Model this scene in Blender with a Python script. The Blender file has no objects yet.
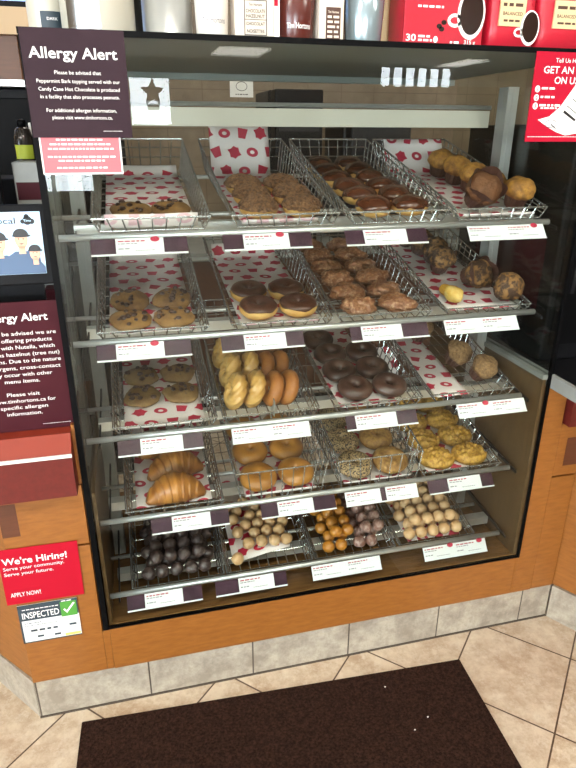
import bpy, bmesh, math, random
from mathutils import Vector, Matrix, Euler, noise
sc = bpy.context.scene
COL = sc.collection
F = 0.265                      # height of the display glass's bottom edge above the floor
R = math.radians

# ------------------------------------------------------------------ camera, world, lights, exposure
cd = bpy.data.cameras.new('camera'); cam = bpy.data.objects.new('camera', cd); COL.objects.link(cam)
cd.sensor_fit = 'HORIZONTAL'; cd.sensor_width = 36.0; cd.lens = 612.46 / 576 * 36
cd.clip_start = 0.02; cd.clip_end = 200
r_ = Vector((0.96917098, -0.24636667, 0.00332954)); u_ = Vector((0.09070511, 0.36931996, 0.92486504)); f_ = Vector((0.22908558, 0.89605035, -0.38028090))
M = Matrix((r_, u_, -f_)).transposed().to_4x4(); M.translation = (0.1454, -1.3003, 1.1868 + F)
cam.matrix_world = M
sc.camera = cam
w = bpy.data.worlds.new('sky'); sc.world = w; w.use_nodes = True
bg = w.node_tree.nodes['Background']; bg.inputs[0].default_value = (0.80, 0.90, 1.0, 1); bg.inputs[1].default_value = 24.0
sc.view_settings.view_transform = 'Standard'; sc.view_settings.look = 'None'; sc.view_settings.gamma = 1.0
sc.view_settings.use_curve_mapping = False
sc.view_settings.exposure = -0.82
cy = sc.cycles
cy.use_denoising = True
cy.max_bounces = 10; cy.transparent_max_bounces = 24; cy.diffuse_bounces = 4; cy.glossy_bounces = 4
cy.caustics_reflective = False; cy.caustics_refractive = False; cy.sample_clamp_indirect = 6.0

def area(name, loc, size, power, color=(1, 1, 1), rot=(0, 0, 0)):
    l = bpy.data.lights.new(name, 'AREA'); l.shape = 'RECTANGLE'; l.size, l.size_y = size; l.energy = power; l.color = color
    o = bpy.data.objects.new(name, l); COL.objects.link(o); o.location = (loc[0], loc[1], loc[2] + F); o.rotation_euler = rot
    return o
# daylight through the shop's front windows and entrance
HOLES = [(0.36, 1.15, 1.28, 2.14), (5.3, 6.9, 2.02, 2.43), (-3.4, -0.4, 0.1, 2.1)]     # front wall openings x0, x1, z0, z1
for hx0, hx1, hz0, hz1 in HOLES:
    area('daylight', ((hx0 + hx1) / 2, -11.62, (hz0 + hz1) / 2), (hx1 - hx0, hz1 - hz0), 130 * (hx1 - hx0) * (hz1 - hz0), (0.92, 0.96, 1.0), (R(90), 0, 0))
area('daylight', (-4.12, -4.5, 1.1), (5.4, 2.0), 130, (0.92, 0.96, 1.0), (R(90), 0, R(-90)))

# ------------------------------------------------------------------ materials
def lin(h):
    h = h.lstrip('#'); c = [int(h[i:i + 2], 16) / 255 for i in (0, 2, 4)]
    return tuple(((x / 12.92) if x <= 0.04045 else ((x + 0.055) / 1.055) ** 2.4) for x in c) + (1.0,)

class NT:
    def __init__(s, m): s.t = m.node_tree; s.n = s.t.nodes; s.l = s.t.links
    def add(s, kind, **kw):
        nd = s.n.new(kind)
        for k, v in kw.items(): setattr(nd, k, v)
        return nd
    def link(s, a, b): s.l.new(a, b)
    def math(s, op, a, b=None, c=None):
        nd = s.n.new('ShaderNodeMath'); nd.operation = op
        for i, x in enumerate((a, b, c)):
            if x is None: continue
            if isinstance(x, (int, float)): nd.inputs[i].default_value = x
            else: s.l.new(x, nd.inputs[i])
        return nd.outputs[0]
    def mix(s, fac, a, b):
        nd = s.n.new('ShaderNodeMix'); nd.data_type = 'RGBA'
        for i, x in ((0, fac), (6, a), (7, b)):
            if isinstance(x, (int, float)): nd.inputs[i].default_value = x
            elif isinstance(x, tuple): nd.inputs[i].default_value = x
            else: s.l.new(x, nd.inputs[i])
        return nd.outputs[2]
    def noise(s, vec, scale, detail=4, rough=0.6):
        nd = s.n.new('ShaderNodeTexNoise'); nd.inputs['Scale'].default_value = scale; nd.inputs['Detail'].default_value = detail; nd.inputs['Roughness'].default_value = rough
        if vec is not None: s.l.new(vec, nd.inputs['Vector'])
        return nd.outputs['Fac']
    def ramp(s, fac, a, b):
        nd = s.n.new('ShaderNodeMapRange'); nd.inputs[1].default_value = a; nd.inputs[2].default_value = b; nd.clamp = True
        s.l.new(fac, nd.inputs[0]); return nd.outputs[0]

MATS = {}
def mat(name, col, rough=0.5, metal=0.0, col2=None, nscale=20, lo=0.35, hi=0.65, stretch=(1, 1, 1), bump=0.0, bscale=None, spec=0.5, coat=0.0, emit=0.0, detail=4):
    m = bpy.data.materials.new(name); m.use_nodes = True; t = NT(m); b = t.n['Principled BSDF']
    b.inputs['Base Color'].default_value = lin(col); b.inputs['Roughness'].default_value = rough; b.inputs['Metallic'].default_value = metal
    b.inputs['Specular IOR Level'].default_value = spec
    if coat: b.inputs['Coat Weight'].default_value = coat; b.inputs['Coat Roughness'].default_value = 0.12
    tc = t.add('ShaderNodeTexCoord'); mp = t.add('ShaderNodeMapping'); mp.inputs['Scale'].default_value = stretch; t.link(tc.outputs['Object'], mp.inputs[0])
    if col2:
        f = t.ramp(t.noise(mp.outputs[0], nscale, detail), lo, hi); t.link(t.mix(f, lin(col), lin(col2)), b.inputs['Base Color'])
    if bump:
        bn = t.add('ShaderNodeBump'); bn.inputs['Strength'].default_value = bump; bn.inputs['Distance'].default_value = 0.004
        t.link(t.noise(mp.outputs[0], bscale or nscale, 5), bn.inputs['Height']); t.link(bn.outputs[0], b.inputs['Normal'])
    if emit:
        b.inputs['Emission Color'].default_value = lin(col); b.inputs['Emission Strength'].default_value = emit
    MATS[name] = m; return m

mat('maple_wood', '#955d26', 0.42, col2='#7d4a18', nscale=7, stretch=(3, 3, 14), lo=0.3, hi=0.75, bump=0.06, bscale=40, detail=7)
mat('dark_wood', '#5c2f16', 0.5, col2='#4e2711', nscale=8, stretch=(1, 1, 10))
mat('deck_wood', '#7a5832', 0.25, col2='#674828', nscale=8, stretch=(1, 10, 1))
mat('shaded_side_wood', '#5c4528', 0.35, col2='#513c22', nscale=8, stretch=(1, 10, 1))  # side panel wood, colour darkened to stand for the dim case interior
mat('maroon_laminate', '#64201a', 0.5, col2='#5b1d17', nscale=60, spec=0.3)
mat('red_top', '#85301f', 0.4, spec=0.3)
mat('white_trim', '#e8e4de', 0.4)
mat('black_trim', '#060607', 0.5, spec=0.08)
mat('black_plastic', '#0f0f11', 0.45, col2='#141416', nscale=40, spec=0.1)
mat('dark_metal', '#222224', 0.4, 0.5)
mat('aluminium', '#cfd1ce', 0.3, 0.65, col2='#c2c4c1', nscale=8, stretch=(1, 1, 1))
mat('steel', '#c9cbcd', 0.22, 1.0)
mat('wire_chrome', '#bfc1c0', 0.27, 0.88)
mat('cream_metal', '#d8d3c2', 0.4)
mat('grey_panel', '#8e908c', 0.45, col2='#848682', nscale=15)
mat('roof_grey', '#8e9894', 0.4)
mat('plum_sign', '#36262d', 0.55, col2='#312229', nscale=8, spec=0.12)
mat('plum_notice', '#431a21', 0.55, col2='#3e171e', nscale=10, spec=0.1)
mat('plum_tag', '#3f2533', 0.35, col2='#351f2b', nscale=50, spec=0.3)
mat('card_white', '#e2e5e3', 0.45)
mat('paper_white', '#eceae6', 0.6)
mat('ink_white', '#f4f1ee', 0.5)
mat('ink_grey', '#8b898d', 0.6)
mat('ink_black', '#1a1718', 0.6)
mat('ink_red', '#b04356', 0.6)
mat('dot_red', '#b3223f', 0.45)
mat('pink_sign', '#d9646c', 0.5)
mat('promo_red', '#a8122c', 0.45, spec=0.15)
mat('hiring_red', '#aa1228', 0.5, spec=0.12)
mat('pack_red', '#b8192f', 0.35, col2='#ab162b', nscale=12)
mat('pack_cream', '#d9c094', 0.5)
mat('coffee_dark', '#24120c', 0.15)
mat('teal_dark', '#2b3a44', 0.45)
mat('check_green', '#4a9136', 0.5)
mat('yellow_ink', '#e6c66a', 0.5)
mat('brown_label', '#4a2c1e', 0.5)
mat('tumbler_white', '#e2dbd2', 0.3)
mat('tumbler_brown', '#521e17', 0.25, coat=0.3)
mat('tumbler_blue', '#9fb1b8', 0.2, 0.6)
mat('canister_white', '#c4bfb0', 0.3)
mat('bag_cream', '#dccfbf', 0.4)
mat('beige_panel', '#b89c78', 0.5)
mat('brown_cabinet', '#5e3a22', 0.45, col2='#54331e', nscale=8, stretch=(1, 1, 8))
mat('back_tile', '#7d6b55', 0.35, col2='#6b5b47', nscale=9)
mat('wall_paint', '#b5aa9a', 0.7)
mat('ceiling_tile', '#d9d6cf', 0.8, col2='#cfccc5', nscale=40)
mat('label_green', '#b4c23c', 0.5)
mat('bottle_dark', '#2b2623', 0.15)
mat('screen_menu', '#93b4ee', 0.3, emit=0.75)
mat('screen_blue', '#bfdcf0', 0.25, emit=0.62)
mat('screen_skin', '#d9a58a', 0.4, emit=0.45)
mat('screen_navy', '#3f5878', 0.4, emit=0.35)
mat('screen_black', '#15171c', 0.4, emit=0.05)
mat('lamp_white', '#fff8ea', 0.4, emit=18.0)
# food
mat('cookie_dough', '#96703c', 0.75, col2='#74522a', nscale=30, bump=0.5, bscale=90)
mat('cookie_pale', '#8f7244', 0.75, col2='#74562e', nscale=30, bump=0.5, bscale=90)
mat('chocolate_chip', '#3a2217', 0.35)
mat('ring_dough', '#d3ac66', 0.6, col2='#c08f48', nscale=25, bump=0.15)
mat('choc_icing', '#4f2a1a', 0.2, col2='#43210f', nscale=30, coat=0.5, bump=0.15, bscale=60)
mat('matte_choc_icing', '#3d2218', 0.34, col2='#4a2a1a', nscale=40, coat=0.2, bump=0.2, bscale=80)
mat('crumb_topping', '#785536', 0.85, col2='#4a2f1c', nscale=130, lo=0.42, hi=0.6, bump=1.0, bscale=220)
mat('fritter', '#83512f', 0.42, col2='#bd9672', nscale=130, lo=0.48, hi=0.72, coat=0.25, bump=1.0, bscale=150)
mat('muffin_gold', '#ad7a2e', 0.7, col2='#71481a', nscale=60, bump=0.7, bscale=120)
mat('muffin_brown', '#6c4324', 0.7, col2='#5b3719', nscale=60, bump=0.7, bscale=120)
mat('muffin_choc_chip', '#8a6334', 0.7, col2='#38200f', nscale=60, lo=0.42, hi=0.54, bump=0.7, bscale=120)
mat('muffin_yellow', '#c99a38', 0.7, col2='#d8bb70', nscale=40, bump=0.5)
mat('oat_topping', '#94734a', 0.85, col2='#5e4226', nscale=120, bump=1.0, bscale=200)
mat('wrapper_brown', '#4a2c22', 0.55)
mat('wrapper_yellow', '#c4922a', 0.55)
mat('cruller', '#cfa763', 0.3, col2='#b88a42', nscale=25, coat=0.4)
mat('old_fashioned', '#ad7034', 0.5, col2='#935a26', nscale=25, bump=0.3, bscale=90)
mat('choc_cake', '#4a3025', 0.36, col2='#3c251c', nscale=40, coat=0.3, bump=0.3, bscale=90)
mat('croissant', '#bf8135', 0.38, col2='#8a541f', nscale=20, stretch=(3, 1, 1), coat=0.25, bump=0.3, bscale=60)
mat('bagel', '#b57c32', 0.33, col2='#8a561c', nscale=9, coat=0.2)
mat('bagel_seeded', '#ab9066', 0.6, col2='#2a221c', nscale=230, lo=0.51, hi=0.56, bump=0.6, bscale=330, detail=1)
mat('bagel_grain', '#a98042', 0.6, col2='#80592a', nscale=110, bump=0.5, bscale=150)
mat('gold_crust', '#c79b42', 0.5, col2='#9a6a22', nscale=150, lo=0.4, hi=0.65, bump=0.5, bscale=180)
mat('hole_choc', '#372a26', 0.35, col2='#6a5d5c', nscale=90, lo=0.45, hi=0.75, coat=0.25, bump=0.3, bscale=90)
mat('hole_pale', '#d2b084', 0.45, col2='#b98c58', nscale=30, coat=0.2, bump=0.15)
mat('hole_gold', '#b97c2c', 0.35, col2='#a0641f', nscale=20, coat=0.3)
mat('hole_sugar', '#7c5648', 0.45, col2='#b39d95', nscale=80, lo=0.45, hi=0.7, bump=0.6, bscale=120)

def glass_mat(name, tint, ior=1.26):
    m = bpy.data.materials.new(name); m.use_nodes = True; t = NT(m); t.n.remove(t.n['Principled BSDF'])
    tr = t.add('ShaderNodeBsdfTransparent'); tr.inputs[0].default_value = tint
    gl = t.add('ShaderNodeBsdfGlossy'); gl.inputs['Roughness'].default_value = 0.0; gl.inputs[0].default_value = (1, 1, 1, 1)
    fr = t.add('ShaderNodeFresnel'); ge = t.add('ShaderNodeNewGeometry')
    t.link(t.math('MULTIPLY_ADD', ge.outputs['Backfacing'], 1 / ior - ior, ior), fr.inputs[0])
    mx = t.add('ShaderNodeMixShader'); t.link(fr.outputs[0], mx.inputs[0]); t.link(tr.outputs[0], mx.inputs[1]); t.link(gl.outputs[0], mx.inputs[2])
    t.link(mx.outputs[0], t.n['Material Output'].inputs[0]); MATS[name] = m
glass_mat('clear_glass', (0.935, 0.955, 0.94, 1))
glass_mat('window_glass', (0.97, 0.98, 0.98, 1))

def floor_mat_():
    m = bpy.data.materials.new('floor_tile'); m.use_nodes = True; t = NT(m); b = t.n['Principled BSDF']; MATS['floor_tile'] = m
    tc = t.add('ShaderNodeTexCoord'); sp = t.add('ShaderNodeSeparateXYZ'); t.link(tc.outputs['Object'], sp.inputs[0])
    X, Y = sp.outputs[0], sp.outputs[1]; p = 0.405
    a = t.math('DIVIDE', t.math('SUBTRACT', t.math('ADD', X, Y), 1.135 - 8.1), p)
    c = t.math('DIVIDE', t.math('SUBTRACT', t.math('SUBTRACT', X, Y), 1.075 - 8.1), p)
    fa, fc = t.math('FRACT', a), t.math('FRACT', c)
    d = t.math('MINIMUM', t.math('MINIMUM', fa, t.math('SUBTRACT', 1.0, fa)), t.math('MINIMUM', fc, t.math('SUBTRACT', 1.0, fc)))
    joint = t.math('LESS_THAN', d, 0.008)
    cb = t.add('ShaderNodeCombineXYZ'); t.link(t.math('FLOOR', a), cb.inputs[0]); t.link(t.math('FLOOR', c), cb.inputs[1])
    wn = t.add('ShaderNodeTexWhiteNoise'); wn.noise_dimensions = '3D'; t.link(cb.outputs[0], wn.inputs[0])
    off = t.add('ShaderNodeVectorMath', operation='MULTIPLY_ADD'); t.link(wn.outputs[1], off.inputs[0]); off.inputs[1].default_value = (5, 5, 5); t.link(tc.outputs['Object'], off.inputs[2])
    n1 = t.ramp(t.noise(off.outputs[0], 11, 9, 0.75), 0.4, 0.62)
    n2 = t.ramp(t.noise(off.outputs[0], 36, 8, 0.75), 0.5, 0.66)
    base = t.mix(n1, lin('#d3c3ab'), lin('#a98f73'))
    base = t.mix(t.math('MULTIPLY', n2, 0.6), base, lin('#e0d6c4'))
    base = t.mix(t.math('MULTIPLY', wn.outputs[0], 0.25), base, lin('#cdbfae'))
    t.link(t.mix(joint, base, lin('#54402f')), b.inputs['Base Color'])
    b.inputs['Roughness'].default_value = 0.36
    bn = t.add('ShaderNodeBump'); bn.inputs['Strength'].default_value = 0.25; bn.inputs['Distance'].default_value = 0.003
    h = t.math('SUBTRACT', t.math('MULTIPLY', n2, 0.4), joint); t.link(h, bn.inputs['Height']); t.link(bn.outputs[0], b.inputs['Normal'])
floor_mat_()
def base_tile():
    m = bpy.data.materials.new('base_tile'); m.use_nodes = True; t = NT(m); b = t.n['Principled BSDF']; MATS['base_tile'] = m
    tc = t.add('ShaderNodeTexCoord'); sp = t.add('ShaderNodeSeparateXYZ'); t.link(tc.outputs['Object'], sp.inputs[0])
    f = t.math('FRACT', t.math('DIVIDE', t.math('ADD', sp.outputs[0], 2.885 - 0.0), 0.2885))
    d = t.math('MINIMUM', f, t.math('SUBTRACT', 1.0, f)); j = t.math('LESS_THAN', d, 0.0075)
    n1 = t.ramp(t.noise(tc.outputs['Object'], 11, 10, 0.75), 0.4, 0.6); n2 = t.ramp(t.noise(tc.outputs['Object'], 38, 8, 0.75), 0.48, 0.66)
    base = t.mix(n1, lin('#b3aa99'), lin('#8d8375')); base = t.mix(t.math('MULTIPLY', n2, 0.6), base, lin('#7f7466'))
    t.link(t.mix(j, base, lin('#4d4339')), b.inputs['Base Color']); b.inputs['Roughness'].default_value = 0.42
base_tile()
def back_tiles():
    m = MATS['back_tile']; t = NT(m); b = t.n['Principled BSDF']
    tc = t.add('ShaderNodeTexCoord'); sp = t.add('ShaderNodeSeparateXYZ'); t.link(tc.outputs['Object'], sp.inputs[0])
    fx = t.math('FRACT', t.math('DIVIDE', sp.outputs[0], 0.2)); fz = t.math('FRACT', t.math('DIVIDE', sp.outputs[2], 0.2))
    d = t.math('MINIMUM', fx, fz); j = t.math('LESS_THAN', d, 0.02)
    old = b.inputs['Base Color'].links[0].from_socket
    t.link(t.mix(j, old, lin('#5f4c39')), b.inputs['Base Color'])
back_tiles()
def liner(name, red):
    m = bpy.data.materials.new(name); m.use_nodes = True; t = NT(m); b = t.n['Principled BSDF']; MATS[name] = m
    uv = t.add('ShaderNodeUVMap'); uv.uv_map = 'UVMap'; sp = t.add('ShaderNodeSeparateXYZ'); t.link(uv.outputs[0], sp.inputs[0])
    v = t.math('DIVIDE', sp.outputs[1], 0.050); row = t.math('FLOOR', v)
    u = t.math('ADD', t.math('DIVIDE', sp.outputs[0], 0.052), t.math('MULTIPLY', t.math('FRACT', t.math('MULTIPLY', row, 0.5)), 1.0)); colm = t.math('FLOOR', u)
    x = t.math('MULTIPLY', t.math('SUBTRACT', t.math('FRACT', u), 0.5), 0.052); y = t.math('MULTIPLY', t.math('SUBTRACT', t.math('FRACT', v), 0.5), 0.050)
    cb = t.add('ShaderNodeCombineXYZ'); t.link(colm, cb.inputs[0]); t.link(row, cb.inputs[1])
    wn = t.add('ShaderNodeTexWhiteNoise'); t.link(cb.outputs[0], wn.inputs[0])
    ang = t.math('MULTIPLY', t.math('SUBTRACT', wn.outputs[0], 0.5), 0.9); ca, sa = t.math('COSINE', ang), t.math('SINE', ang)
    xr = t.math('SUBTRACT', t.math('MULTIPLY', x, ca), t.math('MULTIPLY', y, sa)); yr = t.math('ADD', t.math('MULTIPLY', x, sa), t.math('MULTIPLY', y, ca))
    ax, ay = t.math('ABSOLUTE', xr), t.math('ABSOLUTE', yr)
    el = t.math('SQRT', t.math('ADD', t.math('MULTIPLY', xr, xr), t.math('MULTIPLY', t.math('MULTIPLY', yr, yr), 1.9)))
    ring = t.math('MULTIPLY', t.math('LESS_THAN', el, 0.017), t.math('GREATER_THAN', el, 0.0065))
    cup = t.math('LESS_THAN', t.math('MAXIMUM', t.math('ADD', ax, t.math('MULTIPLY', yr, -0.18)), t.math('MULTIPLY', ay, 0.95)), 0.0125)
    leaf = t.math('LESS_THAN', t.math('ADD', ax, t.math('MULTIPLY', ay, t.math('ADD', 1.15, t.math('MULTIPLY', t.math('COSINE', t.math('MULTIPLY', ax, 420.0)), 0.25)))), 0.021)
    k = t.math('FRACT', t.math('MULTIPLY', t.math('ADD', colm, t.math('MULTIPLY', row, 1.67)), 0.3334))
    s0 = t.math('MULTIPLY', ring, t.math('LESS_THAN', k, 0.3)); s1 = t.math('MULTIPLY', cup, t.math('MULTIPLY', t.math('GREATER_THAN', k, 0.3), t.math('LESS_THAN', k, 0.63))); s2 = t.math('MULTIPLY', leaf, t.math('GREATER_THAN', k, 0.63))
    s = t.math('MAXIMUM', s0, t.math('MAXIMUM', s1, s2))
    t.link(t.mix(s, lin('#e6ddd8'), lin(red)), b.inputs['Base Color']); b.inputs['Roughness'].default_value = 0.55
liner('printed_paper', '#b3243f'); liner('printed_paper_back', '#d9b3b8')
mat('mat_fibre', '#1f110c', 0.95, col2='#3c271e', nscale=170, lo=0.38, hi=0.66, bump=1.0, bscale=300, spec=0.1)

# ------------------------------------------------------------------ mesh helpers
class MB:
    def __init__(s): s.bm = bmesh.new(); s.mi = 0
    def _f(s, vs):
        try: f = s.bm.faces.new(vs); f.material_index = s.mi; return f
        except ValueError: return None
    def box(s, x0, x1, y0, y1, z0, z1, bev=0.0):
        V = [s.bm.verts.new(p) for p in ((x0, y0, z0), (x1, y0, z0), (x1, y1, z0), (x0, y1, z0), (x0, y0, z1), (x1, y0, z1), (x1, y1, z1), (x0, y1, z1))]
        fs = [s._f([V[i] for i in q]) for q in ((0, 3, 2, 1), (4, 5, 6, 7), (0, 1, 5, 4), (1, 2, 6, 5), (2, 3, 7, 6), (3, 0, 4, 7))]
        if bev:
            ed = list({e for f in fs for e in f.edges})
            r = bmesh.ops.bevel(s.bm, geom=ed, offset=bev, segments=2, affect='EDGES', profile=0.5)
            for f in r['faces']: f.material_index = s.mi
        return s
    def prism(s, poly, z0, z1):                     # poly in plan, counter-clockwise
        a = [s.bm.verts.new((x, y, z0)) for x, y in poly]; b = [s.bm.verts.new((x, y, z1)) for x, y in poly]; n = len(poly)
        s._f(a[::-1]); s._f(b)
        for i in range(n): s._f([a[i], a[(i + 1) % n], b[(i + 1) % n], b[i]])
        return s
    def plate(s, poly, y0, y1):                     # poly in x,z (front view), front face at y0
        a = [s.bm.verts.new((x, y0, z)) for x, z in poly]; b = [s.bm.verts.new((x, y1, z)) for x, z in poly]; n = len(poly)
        s._f(a); s._f(b[::-1])
        for i in range(n): s._f([a[(i + 1) % n], a[i], b[i], b[(i + 1) % n]])
        return s
    def tube(s, pts, r, seg=5, closed=False):
        pts = [Vector(p) for p in pts]; n = len(pts); rings = []
        for i, p in enumerate(pts):
            d = (pts[(i + 1) % n] - pts[i - 1]) if closed else (pts[min(i + 1, n - 1)] - pts[max(i - 1, 0)])
            d.normalize(); up = Vector((0, 0, 1)) if abs(d.z) < 0.9 else Vector((0, 1, 0))
            a = d.cross(up).normalized(); b = a.cross(d)
            rings.append([s.bm.verts.new(p + r * (math.cos(t) * a + math.sin(t) * b)) for t in [2 * math.pi * k / seg for k in range(seg)]])
        for i in range(n if closed else n - 1):
            A, B = rings[i], rings[(i + 1) % n]
            for k in range(seg): s._f([A[k], A[(k + 1) % seg], B[(k + 1) % seg], B[k]])
        if not closed: s._f(rings[0][::-1]); s._f(rings[-1])
        return s
    def lathe(s, prof, seg=28, cx=0, cy=0, close=True):
        rings = [[s.bm.verts.new((cx + r * math.cos(2 * math.pi * k / seg), cy + r * math.sin(2 * math.pi * k / seg), z)) for k in range(seg)] for r, z in prof]
        for A, B in zip(rings, rings[1:]):
            for k in range(seg): s._f([A[k], A[(k + 1) % seg], B[(k + 1) % seg], B[k]])
        if close: s._f(rings[0][::-1]); s._f(rings[-1])
        return s
    def grid(s, P, closed_u=False, closed_v=False):  # P[i][j] points
        V = [[s.bm.verts.new(p) for p in row] for row in P]; n, m = len(V), len(V[0])
        for i in range(n if closed_u else n - 1):
            for j in range(m if closed_v else m - 1):
                s._f([V[i][j], V[(i + 1) % n][j], V[(i + 1) % n][(j + 1) % m], V[i][(j + 1) % m]])
        return V
    def text(s, string, x0, z, h, width=None, y=0.0, align='L', bold=0.0, sx=1.0):
        pts, polys, wd = text_geo(string, bold)
        k = h / 0.72; kx = k * sx if width is None else width / wd
        W_ = wd * kx; ox = x0 - (W_ / 2 if align == 'C' else W_ if align == 'R' else 0)
        vs = [s.bm.verts.new((ox + px * kx, y, z + py * k)) for px, py in pts]
        for q in polys: s._f([vs[i] for i in q])
        return s
    def dashes(s, x0, x1, z, h, y, seed):            # lettering too small to read
        rr = random.Random(seed); x = x0
        while x < x1 - h:
            L = min(rr.uniform(1.2, 4.0) * h, x1 - x)
            a = [s.bm.verts.new(p) for p in ((x, y, z), (x + L, y, z), (x + L, y, z + h), (x, y, z + h))]; s._f(a); x += L + h * 0.8
        return s
    def quad(s, x0, x1, z0, z1, y):
        s._f([s.bm.verts.new(p) for p in ((x0, y, z0), (x1, y, z0), (x1, y, z1), (x0, y, z1))]); return s
    def poly(s, pts, y):
        s._f([s.bm.verts.new((x, y, z)) for x, z in pts]); return s
    def disc(s, x, z, rx, rz, y, n=20, a0=0, a1=360):
        full = a1 - a0 == 360
        return s.poly([(x + rx * math.cos(R(a0 + (a1 - a0) * k / n)), z + rz * math.sin(R(a0 + (a1 - a0) * k / n))) for k in range(n if full else n + 1)], y)
    def ringflat(s, x, z, rx, rz, wd, y, n=24):
        for k in range(n):
            a, b = 2 * math.pi * k / n, 2 * math.pi * (k + 1) / n
            s.poly([(x + rx * math.cos(a), z + rz * math.sin(a)), (x + rx * math.cos(b), z + rz * math.sin(b)), (x + (rx - wd) * math.cos(b), z + (rz - wd) * math.sin(b)), (x + (rx - wd) * math.cos(a), z + (rz - wd) * math.sin(a))][::-1], y)
        return s
    def build(s, name, mats, parent=None, loc=None, smooth=False):
        me = bpy.data.meshes.new(name); 
        s.bm.normal_update(); s.bm.to_mesh(me); s.bm.free()
        for m in ([mats] if isinstance(mats, str) else mats): me.materials.append(MATS[m])
        if smooth:
            for p in me.polygons: p.use_smooth = True
        o = bpy.data.objects.new(name, me); COL.objects.link(o)
        if parent is not None: o.parent = parent
        if loc is not None: o.location = (loc[0], loc[1], loc[2] + (F if parent is None else 0))
        return o
_tc = {}
def text_geo(string, bold):
    key = (string, bold)
    if key not in _tc:
        c = bpy.data.curves.new('t', 'FONT'); c.body = string; c.size = 1.0; c.offset = bold; c.resolution_u = 3; c.fill_mode = 'FRONT'
        o = bpy.data.objects.new('t', c); COL.objects.link(o); bpy.context.view_layer.update()
        me = bpy.data.meshes.new_from_object(o.evaluated_get(bpy.context.evaluated_depsgraph_get()))
        xs = [v.co.x for v in me.vertices]; x0 = min(xs)
        _tc[key] = ([(v.co.x - x0, v.co.y) for v in me.vertices], [tuple(p.vertices) for p in me.polygons], max(xs) - x0)
        bpy.data.objects.remove(o); bpy.data.curves.remove(c); bpy.data.meshes.remove(me)
    return _tc[key]

def tag(o, label, cat, group=None):
    o['label'] = label; o['category'] = cat
    if group: o['group'] = group
    return o
def thing(name, label, cat, loc, rot=None, group=None):
    o = bpy.data.objects.new(name, None); o.empty_display_size = 0.03; COL.objects.link(o)
    o.location = (loc[0], loc[1], loc[2] + F)
    if rot: o.rotation_euler = rot
    return tag(o, label, cat, group)
def struct(o): o['kind'] = 'structure'; return o
KIDS = {}
def dup(root):
    r = root.copy(); COL.objects.link(r)
    for ch in root.children:
        c = ch.copy(); COL.objects.link(c); c.parent = r
        for g in ch.children:
            d = g.copy(); COL.objects.link(d); d.parent = c
    return r

# ------------------------------------------------------------------ the room
FL = -F
X0, X1, YB, YF, ZC = -4.0, 9.5, 2.4, -11.5, 2.45
struct(MB().box(X0, X1, YF, YB, FL - 0.05, FL).build('floor', 'floor_tile', loc=(0, 0, 0)))
struct(MB().box(X0, X1, YF, YB, ZC, ZC + 0.05).build('ceiling', 'ceiling_tile', loc=(0, 0, 0)))
struct(MB().box(X0, X1, YB, YB + 0.1, FL, ZC).build('wall_back', 'back_tile', loc=(0, 0, 0)))
b = MB(); b.box(X0 - 0.1, X0, -1.8, YB, FL, ZC); b.box(X0 - 0.1, X0, YF, -7.2, FL, ZC); b.box(X0 - 0.1, X0, -7.2, -1.8, FL, 0.1); b.box(X0 - 0.1, X0, -7.2, -1.8, 2.1, ZC)
struct(b.build('wall_left', 'wall_paint', loc=(0, 0, 0)))
struct(MB().box(X1, X1 + 0.1, YF, YB, FL, ZC).build('wall_right', 'wall_paint', loc=(0, 0, 0)))
# front wall of the shop with its openings (seen only as reflections in the glass): solid between a list of holes
holes = HOLES
b = MB(); xs = sorted(holes); x = X0
for hx0, hx1, hz0, hz1 in xs:
    b.box(x, hx0, YF - 0.1, YF, FL, ZC); b.box(hx0, hx1, YF - 0.1, YF, FL, hz0); b.box(hx0, hx1, YF - 0.1, YF, hz1, ZC); x = hx1
b.box(x, X1, YF - 0.1, YF, FL, ZC); struct(b.build('wall_front', 'wall_paint', loc=(0, 0, 0)))
def window(name, hx0, hx1, hz0, hz1, nm):
    b = MB(); t = 0.035
    for i in range(nm + 1):
        xx = hx0 + (hx1 - hx0) * i / nm; b.box(max(hx0, xx - t), min(hx1, xx + t), YF - 0.07, YF - 0.02, hz0, hz1)
    b.box(hx0, hx1, YF - 0.07, YF - 0.02, hz0, hz0 + t); b.box(hx0, hx1, YF - 0.07, YF - 0.02, hz1 - t, hz1)
    fr = struct(b.build(name, 'white_trim', loc=(0, 0, 0)))
    MB().box(hx0, hx1, YF - 0.05, YF - 0.045, hz0, hz1).build('pane', 'window_glass', fr)
for i, h in enumerate(holes): window('window_%d' % (i + 1), *h, (1, 6, 4)[i])
b = MB(); t = 0.03
for yy in (-7.2, -5.4, -3.6, -1.8): b.box(X0 - 0.08, X0 - 0.02, yy - t, yy + t, 0.1, 2.1)
fr = struct(b.build('window_4', 'white_trim', loc=(0, 0, 0))); MB().box(X0 - 0.05, X0 - 0.045, -7.2, -1.8, 0.1, 2.1).build('pane', 'window_glass', fr)
# star ornament hung in the far window
pts = [(0.24 * (1 if k % 2 == 0 else 0.42) * math.sin(math.pi * k / 5), 0.27 * (1 if k % 2 == 0 else 0.42) * math.cos(math.pi * k / 5)) for k in range(10)][::-1]
b = MB().plate(pts, 0, 0.02); b.box(-0.11, 0.11, 0, 0.02, -0.30, -0.2)
st = b.build('star_ornament', 'dark_wood', loc=(0.80, YF + 0.04, 1.86)); tag(st, 'dark wooden star ornament on a stand in the bright window', 'ornament')
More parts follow.
